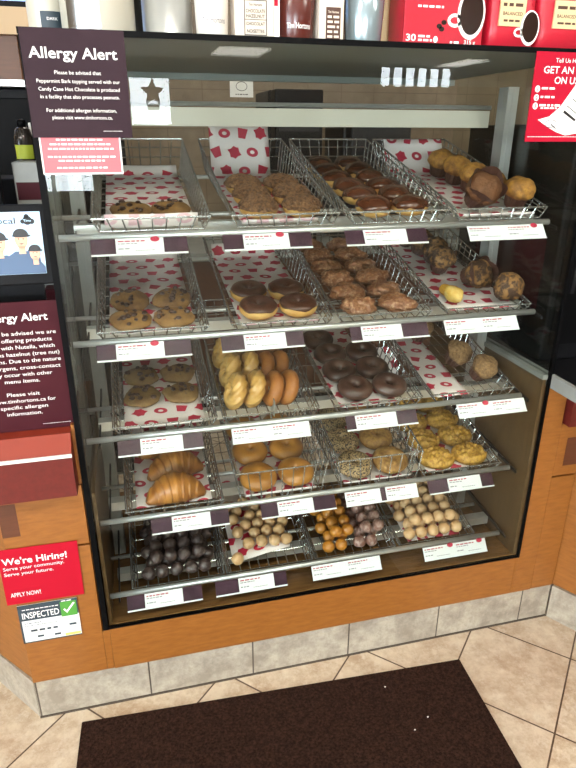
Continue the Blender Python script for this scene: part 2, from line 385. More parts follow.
# ceiling troffers
def troffer(x, y, power, wx=1.25, wy=0.5, lab=''):
    t = thing('ceiling_light', lab, 'ceiling light', (x, y, ZC - 0.02), group='recessed ceiling lights')
    b = MB(); b.box(-wx / 2 - 0.04, wx / 2 + 0.04, -wy / 2 - 0.04, -wy / 2, -0.01, 0.018); b.box(-wx / 2 - 0.04, wx / 2 + 0.04, wy / 2, wy / 2 + 0.04, -0.01, 0.018)
    b.box(-wx / 2 - 0.04, -wx / 2, -wy / 2, wy / 2, -0.01, 0.018); b.box(wx / 2, wx / 2 + 0.04, -wy / 2, wy / 2, -0.01, 0.018); b.build('frame', 'white_trim', t)
    MB().box(-wx / 2, wx / 2, -wy / 2, wy / 2, 0.0, 0.012).build('diffuser', 'lamp_white', t)
    area('ceiling_glow', (x, y, ZC - 0.05), (wx, wy), power, (1.0, 0.975, 0.935))
troffer(0.6, -1.45, 40, lab='long ceiling light in front of the display case')
troffer(2.5, -1.7, 40, lab='long ceiling light over the counter corner')
troffer(-1.4, -1.9, 40, lab='long ceiling light over the till side of the queue')
troffer(0.6, 0.95, 7, lab='long ceiling light behind the display case on the staff side')
troffer(2.2, -10.0, 30, 0.85, 1.2, lab='ceiling light by the bright entrance window')
troffer(6.6, -10.6, 30, 0.5, 1.3, lab='ceiling light deep in the dining room by the wide window')

# ------------------------------------------------------------------ wooden counter front, tile base
struct(MB().box(0.0035, 1.1935, 0.0, 0.66, -0.14, -0.006).build('trim_1', 'maple_wood', loc=(0, 0, 0)))        # long board under the case
dn = MB().box(-0.202 - 0.09, 1.345 - 0.09, 0.0, 0.02, 0, 0.123)
o = struct(dn.build('baseboard_front', 'base_tile', loc=(0.09, 0.004, FL)))
o = struct(MB().box(-0.8, 0.0, 0, 0.02, 0, 0.123).build('baseboard_left', 'base_tile', loc=(-0.202, 0.004, FL)))
# angled end by the till: runs back and to the side from the corner
o.rotation_euler = (0, 0, R(-50))
o = struct(MB().box(0.0, 0.9, 0, 0.02, 0, 0.123).build('baseboard_right', 'base_tile', loc=(1.345, 0.0, FL))); o.rotation_euler = (0, 0, R(-58))

mat('grout', '#4d4339', 0.8)
struct(MB().box(-0.202, 1.345, -0.0008, 0.0042, FL, FL + 0.0035).build('trim_2', 'grout', loc=(0, 0, 0)))
# till-side cabinet
cab = thing('counter_cabinet', 'maple counter cabinet at the till end with drawer and job poster', 'cabinet', (0, 0, -0.14))
MB().prism([(-0.202, 0.014), (-0.0125, 0.014), (-0.0125, 0.66), (-0.9, 0.66), (-0.9, 0.6), (-0.72, 0.6)], 0, 0.572).build('body', 'maple_wood', cab)
MB().box(-0.0195, -0.0122, 0.0, 0.0135, 0.574, 0.725).build('end_stile', 'maple_wood', cab)
MB().box(-0.202, -0.0145, 0.0, 0.0135, 0.002, 0.403, 0.001).build('door', 'maple_wood', cab)
MB().box(-0.0142, 0.003, 0.0, 0.0135, 0.002, 0.133, 0.0005).build('lower_strip', 'maple_wood', cab)
dr = MB().box(-0.202, -0.0145, 0.0, 0.0135, 0.409, 0.5715, 0.001).build('drawer', 'maple_wood', cab)
MB().box(-0.202, -0.163, -0.0006, 0.001, 0.455, 0.543).build('handle_recess', 'dark_wood', dr)
ct = thing('countertop', 'thick maroon countertop with white front line under the allergy notice', 'countertop', (0, 0, 0.433))
MB().prism([(-0.24, -0.048), (-0.02, -0.048), (-0.02, 0.0135), (-0.02, 0.42), (-0.80, 0.42)], 0.0, 0.10).build('apron', 'maroon_laminate', ct)
b = MB(); b.prism([(-0.24, -0.048), (-0.02, -0.048), (-0.0201, 0.0), (-0.02, 0.42), (-0.80, 0.42)], 0.10, 0.142)
ob = b.build('top', 'red_top', ct)
MB().box(-0.24, -0.019, -0.0505, -0.0478, 0.098, 0.106).build('edge_line', 'white_trim', ct)
for v in ob.data.vertices:
    if v.co.z > 0.12 and v.co.y < -0.01: v.co.y += 0.03
    
# right-hand cabinet
cab = thing('counter_cabinet', 'maple counter cabinet beyond the muffin end of the case', 'cabinet', (1.2, 0, -0.14))
MB().prism([(0.0045, 0.014), (0.145, 0.014), (0.62, -0.75), (1.2, -0.75), (1.2, 0.64), (0.0045, 0.64)], 0, 0.69).build('body', 'maple_wood', cab)
MB().box(0.0045, 0.066, 0.0, 0.0135, 0.0, 0.69).build('end_stile', 'maple_wood', cab)
MB().box(-0.0058, 0.0043, 0.0, 0.0135, 0.0, 0.133, 0.0005).build('lower_strip', 'maple_wood', cab)
MB().box(0.067, 0.145, 0.0, 0.0135, 0.002, 0.403, 0.001).build('door', 'maple_wood', cab)
dr = MB().box(0.067, 0.145, 0.0, 0.0135, 0.409, 0.575, 0.001).build('drawer', 'maple_wood', cab)
MB().box(0.095, 0.145, -0.0006, 0.001, 0.44, 0.53).build('handle_recess', 'dark_wood', dr)
MB().box(0.075, 0.145, -0.02, 0.0135, 0.575, 0.66).build('apron', 'maroon_laminate', cab)
ct = thing('countertop', 'black countertop with grey metal edge running out from the case', 'countertop', (0, 0, 0.551))
P = [(1.2165, -0.10), (1.245, -0.34), (1.62, -0.8), (2.4, -0.8), (2.4, 0.64), (1.2165, 0.64)]
MB().prism([(x + (0.002 if i in (0, 1, 5) else 0), y) for i, (x, y) in enumerate(P)], 0.0, 0.0375).build('top', 'black_plastic', ct)
b = MB()
b.prism([(1.2045, -0.10), (1.2165, -0.10), (1.2165, 0.64), (1.2045, 0.64)], 0.002, 0.038)
b.prism([(1.233, -0.34), (1.245, -0.34), (1.2165, -0.10), (1.2045, -0.10)], 0.002, 0.038)
b.prism([(1.61, -0.81), (1.62, -0.8), (1.245, -0.34), (1.233, -0.34)], 0.002, 0.038); b.build('metal_edge', 'grey_panel', ct)

# ------------------------------------------------------------------ display case
RAILS = [0.985, 0.757, 0.520, 0.293, 0.066]
BO = [0.006, 0.0, -0.002, -0.008, -0.010]          # basket floor's front edge against its rail
BY = 0.052
BS = R(9.2); TB = math.tan(BS)
case = thing('display_case', 'glass fronted bakery display case with five shelves of doughnuts', 'display case', (0, 0, 0))
MB().box(0.0, 1.2, 0.0, 0.005, 0.0, 1.345).build('front_glass', 'clear_glass', case)
MB().box(1.196, 1.2, 0.006, 0.655, 0.585, 1.345).build('side_glass', 'clear_glass', case)
MB().box(0.0, 0.004, 0.006, 0.655, 0.40, 1.345).build('side_glass', 'clear_glass', case)
b = MB(); b.box(-0.0115, 0.001, -0.003, 0.008, -0.004, 1.345); b.build('black_edge', 'black_trim', case)
b = MB(); b.box(1.1985, 1.2035, -0.003, 0.008, -0.004, 1.345); b.box(1.206, 1.2095, -0.001, 0.008, 0.592, 1.345); b.build('black_edge', 'black_trim', case)
MB().box(-0.011, 1.2035, -0.002, 0.01, -0.0042, -0.0012).build('sill_strip', 'black_trim', case)
MB().box(0.002, 1.198, 0.01, 0.655, -0.0055, 0.002).build('deck', 'deck_wood', case)
b = MB(); b.box(1.186, 1.196, 0.008, 0.655, 0.0025, 0.585); b.build('side_panel', 'shaded_side_wood', case)
b = MB(); b.box(1.183, 1.199, 0.006, 0.655, 0.575, 0.588); b.build('side_rail', 'grey_panel', case)
MB().box(0.004, 0.012, 0.008, 0.655, 0.0025, 0.40).build('side_panel', 'shaded_side_wood', case)
b = MB(); b.box(-0.012, 1.21, -0.006, 0.72, 1.345, 1.3535); b.build('roof', ['roof_grey'], case)
MB().box(-0.012, 1.21, -0.009, -0.006, 1.344, 1.3545).build('roof_edge', 'black_trim', case)
MB().box(-0.012, 1.21, 0.70, 0.72, 1.328, 1.345).build('rear_fascia', 'roof_grey', case)
b = MB(); b.box(0.03, 1.15, 0.37, 0.41, 1.20, 1.243); b.build('light_housing', 'cream_metal', case)
MB().tube([(0.02, 0.385, 1.252), (1.16, 0.385, 1.252)], 0.006, 6).build('top_rail', 'aluminium', case)
for xx in (0.032, 1.172): 
    b = MB(); b.box(xx - 0.016, xx + 0.016, 0.30, 0.345, 0.002, 1.30); b.box(xx - 0.003, xx + 0.003, 0.298, 0.30, 0.002, 1.30); b.build('upright', 'grey_panel' if xx < 0.5 else 'aluminium', case)
def zb(zr, y): return zr + BO[RAILS.index(zr)] + (y - BY) * TB
for zr in RAILS:
    sh = MB().tube([(0.006, 0.04, zr), (1.148, 0.04, zr)], 0.0072, 10).build('shelf_rail', 'aluminium', case, smooth=True)
    z2 = zb(zr, 0.19) - 0.0065
    MB().tube([(0.004, 0.19, z2), (1.15, 0.19, z2)], 0.0055, 8).build('rear_bar', 'aluminium', sh, smooth=True)
    z3 = zb(zr, 0.56) - 0.0065
    MB().tube([(0.012, 0.56, z3), (1.185, 0.56, z3)], 0.0055, 8).build('rear_bar', 'aluminium', sh, smooth=True)
    b = MB(); zt = zb(zr, 0.125) - 0.0045; b.box(0.03, 1.165, 0.125, 0.155, zt - 0.024, zt); b.build('cross_beam', 'aluminium', sh)
    for xx in (0.034, 1.17):
        b = MB(); P = [(0.034, zr - 0.02), (0.60, zb(zr, 0.56) - 0.035), (0.60, zb(zr, 0.56) - 0.012), (0.034, zr - 0.012)]
        A = [b.bm.verts.new((xx - 0.002, y, z)) for y, z in P]; B = [b.bm.verts.new((xx + 0.002, y, z)) for y, z in P]
        b._f(A[::-1]); b._f(B)
        for i in range(4): b._f([A[i], A[(i + 1) % 4], B[(i + 1) % 4], B[i]])
        b.build('bracket', 'dark_metal', sh)

# ------------------------------------------------------------------ wire baskets
BW, BD = 0.245, 0.56
TR = math.tan(R(14.8))
def make_basket(hf, fence=False):
    # origin: front middle of the base plane at y = .06; tilted base follows TB
    root = bpy.data.objects.new('wire_basket', None); COL.objects.link(root)
    hw = BW / 2
    def rim(x, t): return (x * hw, -0.001 + t * (BD + 0.001), hf + t * BD * TR)
    def base(x, t): return (x * (hw - 0.014), 0.004 + t * (BD - 0.02), t * (BD - 0.02) * TB + 0.0022)
    b = MB(); b.tube([rim(-1, 0), rim(1, 0), rim(1, 1), rim(-1, 1)], 0.0026, 6, closed=True); b.build('rim', 'wire_chrome', root)
    b = MB(); r = 0.0015
    b.tube([base(-1, 0), base(1, 0), base(1, 1), base(-1, 1)], 0.0018, 5, closed=True)
    n = 19
    for i in range(n + 1):
        t = i / n
        for sx in (-1, 1): b.tube([base(sx, t), rim(sx, t)], 0.0019, 4)
    for i in range(1, 8):
        x = -1 + 2 * i / 8
        b.tube([base(x, 0), rim(x, 0)], r, 4); b.tube([base(x, 1), rim(x, 1)], r, 4); b.tube([base(x, 0), base(x, 1)], r, 4)
    for i in range(1, 9): b.tube([base(-1, i / 9), base(1, i / 9)], r, 4)
    for t in (0.45, 0.75):
        for sx in (-1, 1):
            m0 = Vector(base(sx, 0)).lerp(Vector(rim(sx, 0)), t); m1 = Vector(base(sx, 1)).lerp(Vector(rim(sx, 1)), t); b.tube([m0, m1], r, 4)
        m0 = Vector(base(-1, 1)).lerp(Vector(rim(-1, 1)), t); m1 = Vector(base(1, 1)).lerp(Vector(rim(1, 1)), t); b.tube([m0, m1], r, 4)
    b.build('wire_mesh', 'wire_chrome', root)
    return root
CX = [[0.195, 0.487, 0.758, 1.024], [0.180, 0.479, 0.739, 1.022], [0.190, 0.450, 0.735, 1.010], [0.197, 0.477, 0.7535, 1.004], [0.191, 0.4425, 0.694, 0.9505]]
SHELF = ['top shelf', 'second shelf', 'third shelf', 'fourth shelf', 'bottom shelf']
WHAT = [['two chunky cookies', 'crumb topped doughnuts', 'chocolate glazed doughnuts', 'muffins'],
        ['four chunk cookies', 'chocolate ring doughnuts', 'apple fritters', 'chocolate chip muffins'],
        ['four pale cookies', 'crullers and plain rings', 'dark chocolate rings', 'oat topped muffins'],
        ['three croissants', 'plain bagels', 'seeded bagels', 'golden crumb pastries'],
        ['dark doughnut holes', 'pale doughnut holes', 'golden and sugared doughnut holes', 'glazed doughnut holes']]
HF = [0.028, 0.019, 0.024, 0.021, 0.014]
protos = {}
for ri in range(5):
    for ci in range(4):
        hf = 0.090 if (ri == 3 and ci in (1, 2)) else HF[ri]
        if hf not in protos: protos[hf] = make_basket(hf); o = protos[hf]
        else: o = dup(protos[hf])
        o.location = (CX[ri][ci], BY, RAILS[ri] + BO[ri] + F)
        tag(o, 'chrome wire basket holding %s on the %s' % (WHAT[ri][ci], SHELF[ri]), 'basket', 'wire baskets in the display case')

# ------------------------------------------------------------------ printed paper liners
def liner_sheet(ri, ci, u0, u1, v0, v1, lip=0.0, rise=0.0, skew=0.0, mat_='printed_paper', label='', wave=0.0012, seed=1, skewv=0.0):
    cx, zr = CX[ri][ci], RAILS[ri]
    me_b = MB(); rr = random.Random(seed)
    path = []; v0 = max(v0, 0.008)                    # (v, height above base)
    if lip: path += [(v0 - 0.003, lip), (v0 - 0.002, lip * 0.5), (v0 + 0.004, 0.002)]
    n = 14
    for i in range(n + 1): path.append((v0 + 0.006 + (v1 - v0 - 0.006) * i / n, 0.0))
    if rise:
        for k in range(1, 6): path.append((v1 + 0.012 * k / 5 + (0.03 * k / 5 if rise > 0.06 else 0), rise * k / 5))
    s, S = 0, [0]
    for a, c in zip(path, path[1:]): s += math.hypot(c[0] - a[0], c[1] - a[1]); S.append(s)
    m = 8; P = []
    for k, (v, h) in enumerate(path):
        row = []
        for j in range(m + 1):
            t = j / m; u = u0 + (u1 - u0) * t + skew * (v - v0); vv = v + skewv * t
            curl = 0.0
            z = vv * TB + 0.0045 + h + curl + wave * (0.5 + 0.5 * math.sin(7 * t + 23 * v + seed)) 
            row.append((u, 0.004 + vv, z))
        P.append(row)
    V = me_b.grid(P); lipv = {v for row in V[:3] for v in row}
    me = bpy.data.meshes.new('liner'); uvl = me_b.bm.loops.layers.uv.new('UVMap')
    co = {}
    for k, row in enumerate(V):
        for j, v in enumerate(row): co[v] = ((u1 - u0) * j / m + seed * 0.017, S[k] + seed * 0.013)
    for f in me_b.bm.faces:
        for l in f.loops: l[uvl].uv = co[l.vert]
    bmesh.ops.recalc_face_normals(me_b.bm, faces=me_b.bm.faces)
    for f in me_b.bm.faces:
        if lip and all(v in lipv for v in f.verts): f.material_index = 1
    o = me_b.build('paper_liner', [mat_, 'printed_paper_back'], loc=(cx, BY, zr + BO[ri]), smooth=True)
    md = o.modifiers.new('s', 'SOLIDIFY'); md.thickness = 0.0004
    return tag(o, label, 'paper liner', 'paper liners under the baked goods')
hw = 0.097
PT = 'white paper printed with red cups and leaves '
liner_sheet(0, 0, -hw, hw, 0.0, 0.50, lip=0.030, rise=0.02, label=PT + 'under two cookies on the top shelf', seed=1)
liner_sheet(0, 1, -hw, 0.075, 0.0, 0.49, rise=0.16, label=PT + 'standing up behind the crumb topped doughnuts', seed=2, lip=0.012)
liner_sheet(0, 3, -hw, hw, 0.0, 0.49, rise=0.085, label=PT + 'beneath the muffins on the top shelf', seed=3, lip=0.01)
liner_sheet(1, 0, -hw, hw, 0.0, 0.50, rise=0.03, label=PT + 'under four chunk cookies', seed=4, lip=0.006)
liner_sheet(1, 1, -hw, hw, 0.0, 0.50, rise=0.03, label=PT + 'behind four chocolate ring doughnuts', seed=5, lip=0.008)
liner_sheet(1, 3, -hw, hw, 0.01, 0.53, label=PT + 'beneath the chocolate chip muffins', seed=6)
liner_sheet(2, 0, -hw, hw, 0.0, 0.50, lip=0.012, label=PT + 'under four pale cookies', seed=7)
liner_sheet(2, 2, -hw, 0.06, 0.0, 0.50, label=PT + 'under the dark chocolate rings', seed=8, lip=0.006)
liner_sheet(2, 3, -hw, 0.0, 0.0, 0.50, label=PT + 'beside the oat topped muffins', seed=9)
liner_sheet(3, 0, -hw, hw, 0.02, 0.45, label=PT + 'under three croissants', seed=10)
liner_sheet(3, 1, -hw, hw, 0.0, 0.42, label=PT + 'under the plain bagels', seed=11, lip=0.014)
liner_sheet(3, 2, -hw, hw, 0.0, 0.42, label=PT + 'under the seeded bagels', seed=12, lip=0.012)
liner_sheet(3, 3, -hw, 0.03, 0.0, 0.52, rise=0.10, label=PT + 'behind the golden crumb pastries', seed=13)
liner_sheet(4, 1, -hw, 0.075, 0.03, 0.42, skewv=0.03, label=PT + 'under the pale doughnut holes', seed=15, wave=0.0015)
liner_sheet(4, 3, -0.085, 0.085, 0.0, 0.42, label=PT + 'under the glazed doughnut holes', seed=17)

# ------------------------------------------------------------------ baked goods
def nz(p, f, seed): return noise.noise(Vector((p[0] * f + seed * 7.3, p[1] * f - seed * 3.1, p[2] * f + seed * 1.7)))
def lump(rx, ry, rz, seed=0, amp=0.0, freq=40, seg=20, rings=12, flat=0.5, fine=0.0, ffreq=150, zmin=None, grow=0.0, inner=None):
    """bumpy ellipsoid resting on z=0; flat = how far down the lower half reaches; zmin keeps only the cap above that height"""
    pts = []
    for i in range(rings + 1):
        th = math.pi * i / rings; row = []
        for j in range(seg):
            ph = 2 * math.pi * j / seg
            d = Vector((math.sin(th) * math.cos(ph), math.sin(th) * math.sin(ph), math.cos(th)))
            p = Vector((d.x * rx, d.y * ry, d.z * rz))
            k = 1 + amp * nz(p, freq, seed) + fine * nz(p, ffreq, seed + 3)
            p *= k
            if p.z < -flat * rz: p.z = -flat * rz
            p += d * grow
            p.z += flat * rz
            row.append(p)
        pts.append(row)
    return pts
def lump_mb(*a, **k):
    b = MB(); P = lump(*a, **k); b.grid(P, closed_v=True); bmesh.ops.remove_doubles(b.bm, verts=b.bm.verts, dist=1e-5); return b
def cap_mb(th1, *a, drip=0.0, grow=0.0014, **k):
    """topping: upper part of the same lump pushed outward, its edge tucked in"""
    seed = k.get('seed', 0); rings = k.get('rings', 12)
    P = lump(*a, grow=grow, **k); Q = lump(*a, grow=-0.0015, **k)
    n = int(round(th1 / 180 * rings)); P2 = P[:n + 1]
    seg = len(P[0])
    edge = []
    for j in range(seg):
        p = P2[-1][j]; q = P[min(n + 1, rings)][j]; t = drip * (0.5 + 0.5 * math.sin(j * 1.9 + seed) * math.cos(j * 0.7 + seed * 2))
        P2[-1][j] = p.lerp(q, t); edge.append(Q[min(n + 1, rings)][j].lerp(Q[n][j], 1 - t))
    P2.append(edge); b = MB(); b.grid(P2, closed_v=True); bmesh.ops.remove_doubles(b.bm, verts=b.bm.verts, dist=1e-6); return b
def ring_pts(Rr, r, sq=0.85, seed=0, amp=0.05, freq=40, n=28, m=14, ell=1.0, mod=None, grow=0.0, a0=0, a1=360):
    P = []
    for i in range(n):
        th = 2 * math.pi * i / n; row = []
        full = a1 - a0 >= 360
        for j in range(m if full else m + 1):
            ph = R(a0 + (a1 - a0) * j / m)
            k = r * (mod(th, ph) if mod else 1)
            c = Vector((math.cos(th), math.sin(th) , 0)); q = c * (Rr + k * math.cos(ph)) + Vector((0, 0, k * sq * math.sin(ph)))
            d = (c * math.cos(ph) + Vector((0, 0, math.sin(ph))))
            q = q * 1.0 + d * (amp * r * nz(q, freq, seed) + grow); q.y *= ell; q.z += r * sq
            row.append(q)
        P.append(row)
    return P
def ring_mb(*a, **k):
    b = MB(); b.grid(ring_pts(*a, **k), closed_u=True, closed_v=True); return b
def ring_icing(Rr, r, sq, seed, amp, a0=-5, a1=185, grow=0.0013):
    P = ring_pts(Rr, r, sq, seed=seed, amp=amp, a0=a0, a1=a1, grow=grow, m=12); b = MB()
    for i, row in enumerate(P):
        th = 2 * math.pi * i / len(P); c = Vector((math.cos(th), math.sin(th), 0))
        w0 = 0.0025 * math.sin(5 * th + seed) + 0.001 * math.sin(9 * th)
        row[0].z += w0; row[-1].z += w0 * 0.5
        row.insert(0, row[0] - c * 0.003); row.append(row[-1] + c * 0.003)
    b.grid(P, closed_u=True); return b
def new_root(name): o = bpy.data.objects.new(name, None); o.empty_display_size = 0.02; COL.objects.link(o); return o

def mk_cookie(seed, m='cookie_dough', chips=True):
    r = new_root('cookie'); rr = random.Random(seed); P = dict(seed=seed, amp=0.16, freq=38, fine=0.04, seg=26, rings=12, flat=0.45)
    lump_mb(0.046, 0.046, 0.013, **P).build('dough', m, r, smooth=True)
    if chips:
        b = MB()
        for k in range(13):
            a, d = rr.uniform(0, 6.28), 0.036 * math.sqrt(rr.random()); x, y = d * math.cos(a), d * math.sin(a)
            z = 0.0058 + 0.013 * math.sqrt(max(0, 1 - (d / 0.046) ** 2)); s = rr.uniform(0.0028, 0.0085)
            L = lump(s, s * rr.uniform(0.7, 1.2), s * 0.6, seed + k, 0.3, 120, 6, 4, 0.9)
            b.grid([[p + Vector((x, y, z - 0.0022)) for p in row] for row in L], closed_v=True)
        b.build('chocolate_chunks', 'chocolate_chip', r)
    return r
def mk_crumb_donut(seed):
    r = new_root('crumb_doughnut'); P = dict(seed=seed, amp=0.05, freq=25, seg=26, rings=14, flat=0.75)
    lump_mb(0.046, 0.046, 0.026, **P).build('dough', 'ring_dough', r, smooth=True)
    P2 = dict(P); P2.update(fine=0.13, ffreq=210, seg=52, rings=30); cap_mb(82, 0.046, 0.046, 0.026, drip=0.9, grow=0.003, **P2).build('crumb_topping', 'crumb_topping', r)
    return r
def mk_boston(seed):
    r = new_root('chocolate_doughnut'); P = dict(seed=seed, amp=0.11, freq=38, seg=30, rings=18, flat=0.75)
    lump_mb(0.044, 0.041, 0.024, **P).build('dough', 'ring_dough', r, smooth=True)
    cap_mb(84, 0.044, 0.041, 0.024, drip=1.6, **P).build('icing', 'choc_icing', r, smooth=True); return r
def mk_choc_ring(seed):
    r = new_root('ring_doughnut'); ring_mb(0.0255, 0.0215, 0.82, seed=seed, amp=0.06).build('dough', 'ring_dough', r, smooth=True)
    ring_icing(0.0255, 0.0215, 0.82, seed, 0.06, 22, 200).build('icing', 'matte_choc_icing', r, smooth=True); return r
def mk_fritter(seed):
    o = lump_mb(0.0465, 0.039, 0.023, seed=seed, amp=0.26, freq=42, fine=0.22, ffreq=100, seg=44, rings=26, flat=0.6).build('apple_fritter', 'fritter', smooth=True); return o
def mk_muffin(seed, top='muffin_gold', wrap='wrapper_brown', tulip=False, s=1.0):
    r = new_root('muffin'); b = MB(); n = 32; rows = []
    for rad, z in ((0.024, 0.0), (0.0275, 0.02), (0.033, 0.040)): rows.append([(s * rad * (1 + (0.035 if k % 2 else -0.02)) * math.cos(2 * math.pi * k / n), s * rad * (1 + (0.035 if k % 2 else -0.02)) * math.sin(2 * math.pi * k / n), s * z) for k in range(n)])
    if tulip: rows.append([(s * 0.041 * math.cos(2 * math.pi * k / n), s * 0.041 * math.sin(2 * math.pi * k / n), s * (0.058 + 0.016 * abs(math.cos(2 * math.pi * k / n * 2)))) for k in range(n)])
    V = b.grid(rows, closed_v=True); b._f(V[0][::-1]); b.build('wrapper', wrap, r)
    P = lump(0.038 * s, 0.038 * s, 0.027 * s, seed=seed, amp=0.16, freq=45, fine=0.06, ffreq=140, seg=26, rings=14, flat=0.42)
    b = MB(); b.grid([[p + Vector((0, 0, 0.034 * s)) for p in row] for row in P], closed_v=True); bmesh.ops.remove_doubles(b.bm, verts=b.bm.verts, dist=1e-5)
    b.build('crown', top, r, smooth=True); return r
def mk_cruller(seed):
    f = lambda th, ph: 0.86 + 0.24 * abs(math.cos(2.5 * ph + 4.5 * th + seed))
    return ring_mb(0.027, 0.0215, 0.85, seed=seed, amp=0.06, n=90, m=22, mod=f).build('cruller', 'cruller', smooth=True)
def mk_plain_ring(seed): return ring_mb(0.0265, 0.0195, 0.9, seed=seed, amp=0.10, freq=30, ell=1.12).build('plain_ring_doughnut', 'old_fashioned', smooth=True)
def mk_choc_cake(seed): return ring_mb(0.0285, 0.0195, 0.85, seed=seed, amp=0.12, freq=35).build('chocolate_ring_doughnut', 'choc_cake', smooth=True)
def mk_croissant(seed):
    b = MB(); n, m = 56, 18; P = []
    for i in range(n + 1):
        t = i / n * 2 - 1; a = t * 0.62; c = Vector((0.105 * math.sin(a) , 0.105 * (math.cos(a) - 1) * 0.75, 0)); tan = Vector((math.cos(a), -0.75 * math.sin(a), 0)).normalized(); nn = Vector((-tan.y, tan.x, 0))
        e = (1 - abs(t) ** 2.2); st = (abs(t) * 4.2) % 1.0; rad = 0.006 + 0.029 * e * (1.0 + 0.13 * (1 - st) - 0.06) * (1 if abs(t) < 1 else 0)
        row = []
        for j in range(m):
            ph = 2 * math.pi * j / m; k = rad * (1 + 0.05 * nz(c, 60, seed + j * 0.1)); q = c + nn * (k * math.cos(ph)) + Vector((0, 0, max(-0.62 * rad, k * 0.88 * math.sin(ph))))
            q.z += 0.62 * rad + 0.002 * (1 - e); row.append(q)
        P.append(row)
    V = b.grid(P, closed_v=True); b._f(V[0][::-1]); b._f(V[-1]); return b.build('croissant', 'croissant', smooth=True)
def mk_bagel(seed, m='bagel'): return ring_mb(0.026, 0.0252, 0.78, seed=seed, amp=0.08, freq=22, n=30, m=16).build('bagel', m, smooth=True)
def mk_crust(seed):
    b = MB(); n, m = 60, 36; rr = random.Random(seed); C = [(rr.uniform(-0.05, 0.05), rr.uniform(-0.042, 0.042)) for _ in range(60)]; P = []
    base = lump(0.053, 0.045, 0.019, seed=seed, amp=0.06, freq=25, seg=n, rings=m, flat=0.5)
    for row in base:
        rw = []
        for p in row:
            q = p.copy()
            if q.z > 0.006:
                d = min(math.hypot(q.x - x, q.y - y) for x, y in C); q.z += 0.0085 * math.sqrt(max(0, 1 - (d / 0.0075) ** 2))
            rw.append(q)
        P.append(rw)
    b.grid(P, closed_v=True); bmesh.ops.remove_doubles(b.bm, verts=b.bm.verts, dist=1e-5); return b.build('crumb_pastry', 'gold_crust', smooth=True)
def mk_hole(seed, m, r=0.0175, amp=0.08, fine=0.0): return lump_mb(r, r, r * 0.95, seed=seed, amp=amp, freq=60, fine=fine, ffreq=200, seg=16, rings=10, flat=0.86).build('doughnut_hole', m, smooth=True)

class Kind:
    """a few variants of one kind; put() uses each first as itself, then as copies"""
    def __init__(s, fn, n=3): s.v = [fn(k + 1) for k in range(n)]; s.used = [False] * n; s.i = 0
    def get(s):
        k = s.i % len(s.v); s.i += 1
        if not s.used[k]: s.used[k] = True; return s.v[k]
        return dup(s.v[k])
RX = Matrix.Rotation(BS, 4, 'X')
rnd = random.Random(5)
def put(kind, ri, ci, u, v, label, cat, group, lift=0.0052, rot=None, tilt=(0, 0), scale=1.0):
    o = kind.get()
    m = RX @ Matrix.Rotation(R(tilt[0]), 4, 'X') @ Matrix.Rotation(R(tilt[1]), 4, 'Y') @ Matrix.Rotation(R(rot if rot is not None else rnd.uniform(0, 360)), 4, 'Z')
    loc = RX.inverted() @ m; lo = 0.0                # let the tilted shape touch the basket's bottom
    for c in ([o] if o.type == 'MESH' else o.children):
        for vv in c.data.vertices: lo = min(lo, (loc @ vv.co).z * scale)
    o.rotation_euler = m.to_euler(); o.scale = (scale,) * 3; lift = max(lift, (0.0078 if (ri, ci) in PAPER else 0.0052)) - lo
    o.location = (CX[ri][ci] + u, BY + 0.010 + v, RAILS[ri] + BO[ri] + (v + 0.010) * TB + lift + F)
    return tag(o, label, cat, group)
PAPER = {(0, 0), (0, 1), (0, 3), (1, 0), (1, 1), (1, 3), (2, 0), (2, 2), (2, 3), (3, 0), (3, 1), (3, 2), (3, 3), (4, 1), (4, 3)}
ROW = ['front row', 'second row', 'third row', 'fourth row', 'fifth row', 'sixth row']
ORD = ['first', 'second', 'third', 'fourth', 'fifth', 'sixth', 'seventh']

# top shelf
ck = Kind(lambda s: mk_cookie(s), 3)
for i, u in enumerate((-0.042, 0.047)):
    put(ck, 0, 0, u, 0.095, 'golden cookie with chocolate chunks behind the paper lip, %s end of the case' % ('by the till' if i == 0 else 'nearer the middle'), 'cookie', 'cookies on the top shelf', tilt=(4, 0))
cd_ = Kind(mk_crumb_donut, 3)
for j in range(3):
    for i, u in enumerate((-0.050, 0.050)):
        put(cd_, 0, 1, u * 1.0 + (0.002 if j % 2 else 0), 0.055 + j * 0.100, 'crumb topped doughnut, %s of its basket, on the %s side' % (ROW[j], ('cookie', 'chocolate doughnut')[i]), 'doughnut', 'crumb topped doughnuts', scale=0.97)
bo = Kind(mk_boston, 4)
for j in range(6):
    for i, u in enumerate((-0.047, 0.047)):
        put(bo, 0, 2, u + rnd.uniform(-0.002, 0.002), 0.046 + j * 0.089, 'shiny chocolate glazed doughnut, %s of its basket, on the %s side' % (ROW[j], ('crumb doughnut', 'muffin')[i]), 'doughnut', 'chocolate glazed doughnuts on the top shelf', rot=rnd.uniform(-40, 40), tilt=(rnd.uniform(-5, 5), 0))
mg = Kind(lambda s: mk_muffin(s, 'muffin_gold'), 2); mbn = Kind(lambda s: mk_muffin(s, 'muffin_brown', tulip=True, s=1.12), 1)
put(mbn, 0, 3, -0.035, 0.065, 'large brown muffin in a dark tulip wrapper leaning forward on the top shelf', 'muffin', 'muffins on the top shelf', tilt=(42, 0))
for (u, v, l) in ((0.075, 0.06, 'golden muffin at the front corner of the top shelf basket'), (0.040, 0.135, 'golden muffin just behind the front corner muffin'), (0.040, 0.225, 'third golden muffin back along the top shelf basket'), (0.038, 0.315, 'fourth golden muffin back along the top shelf basket'), (0.034, 0.405, 'golden muffin at the very back of the top shelf basket')):
    put(mg, 0, 3, u, v, l, 'muffin', 'muffins on the top shelf', tilt=(18, -4))
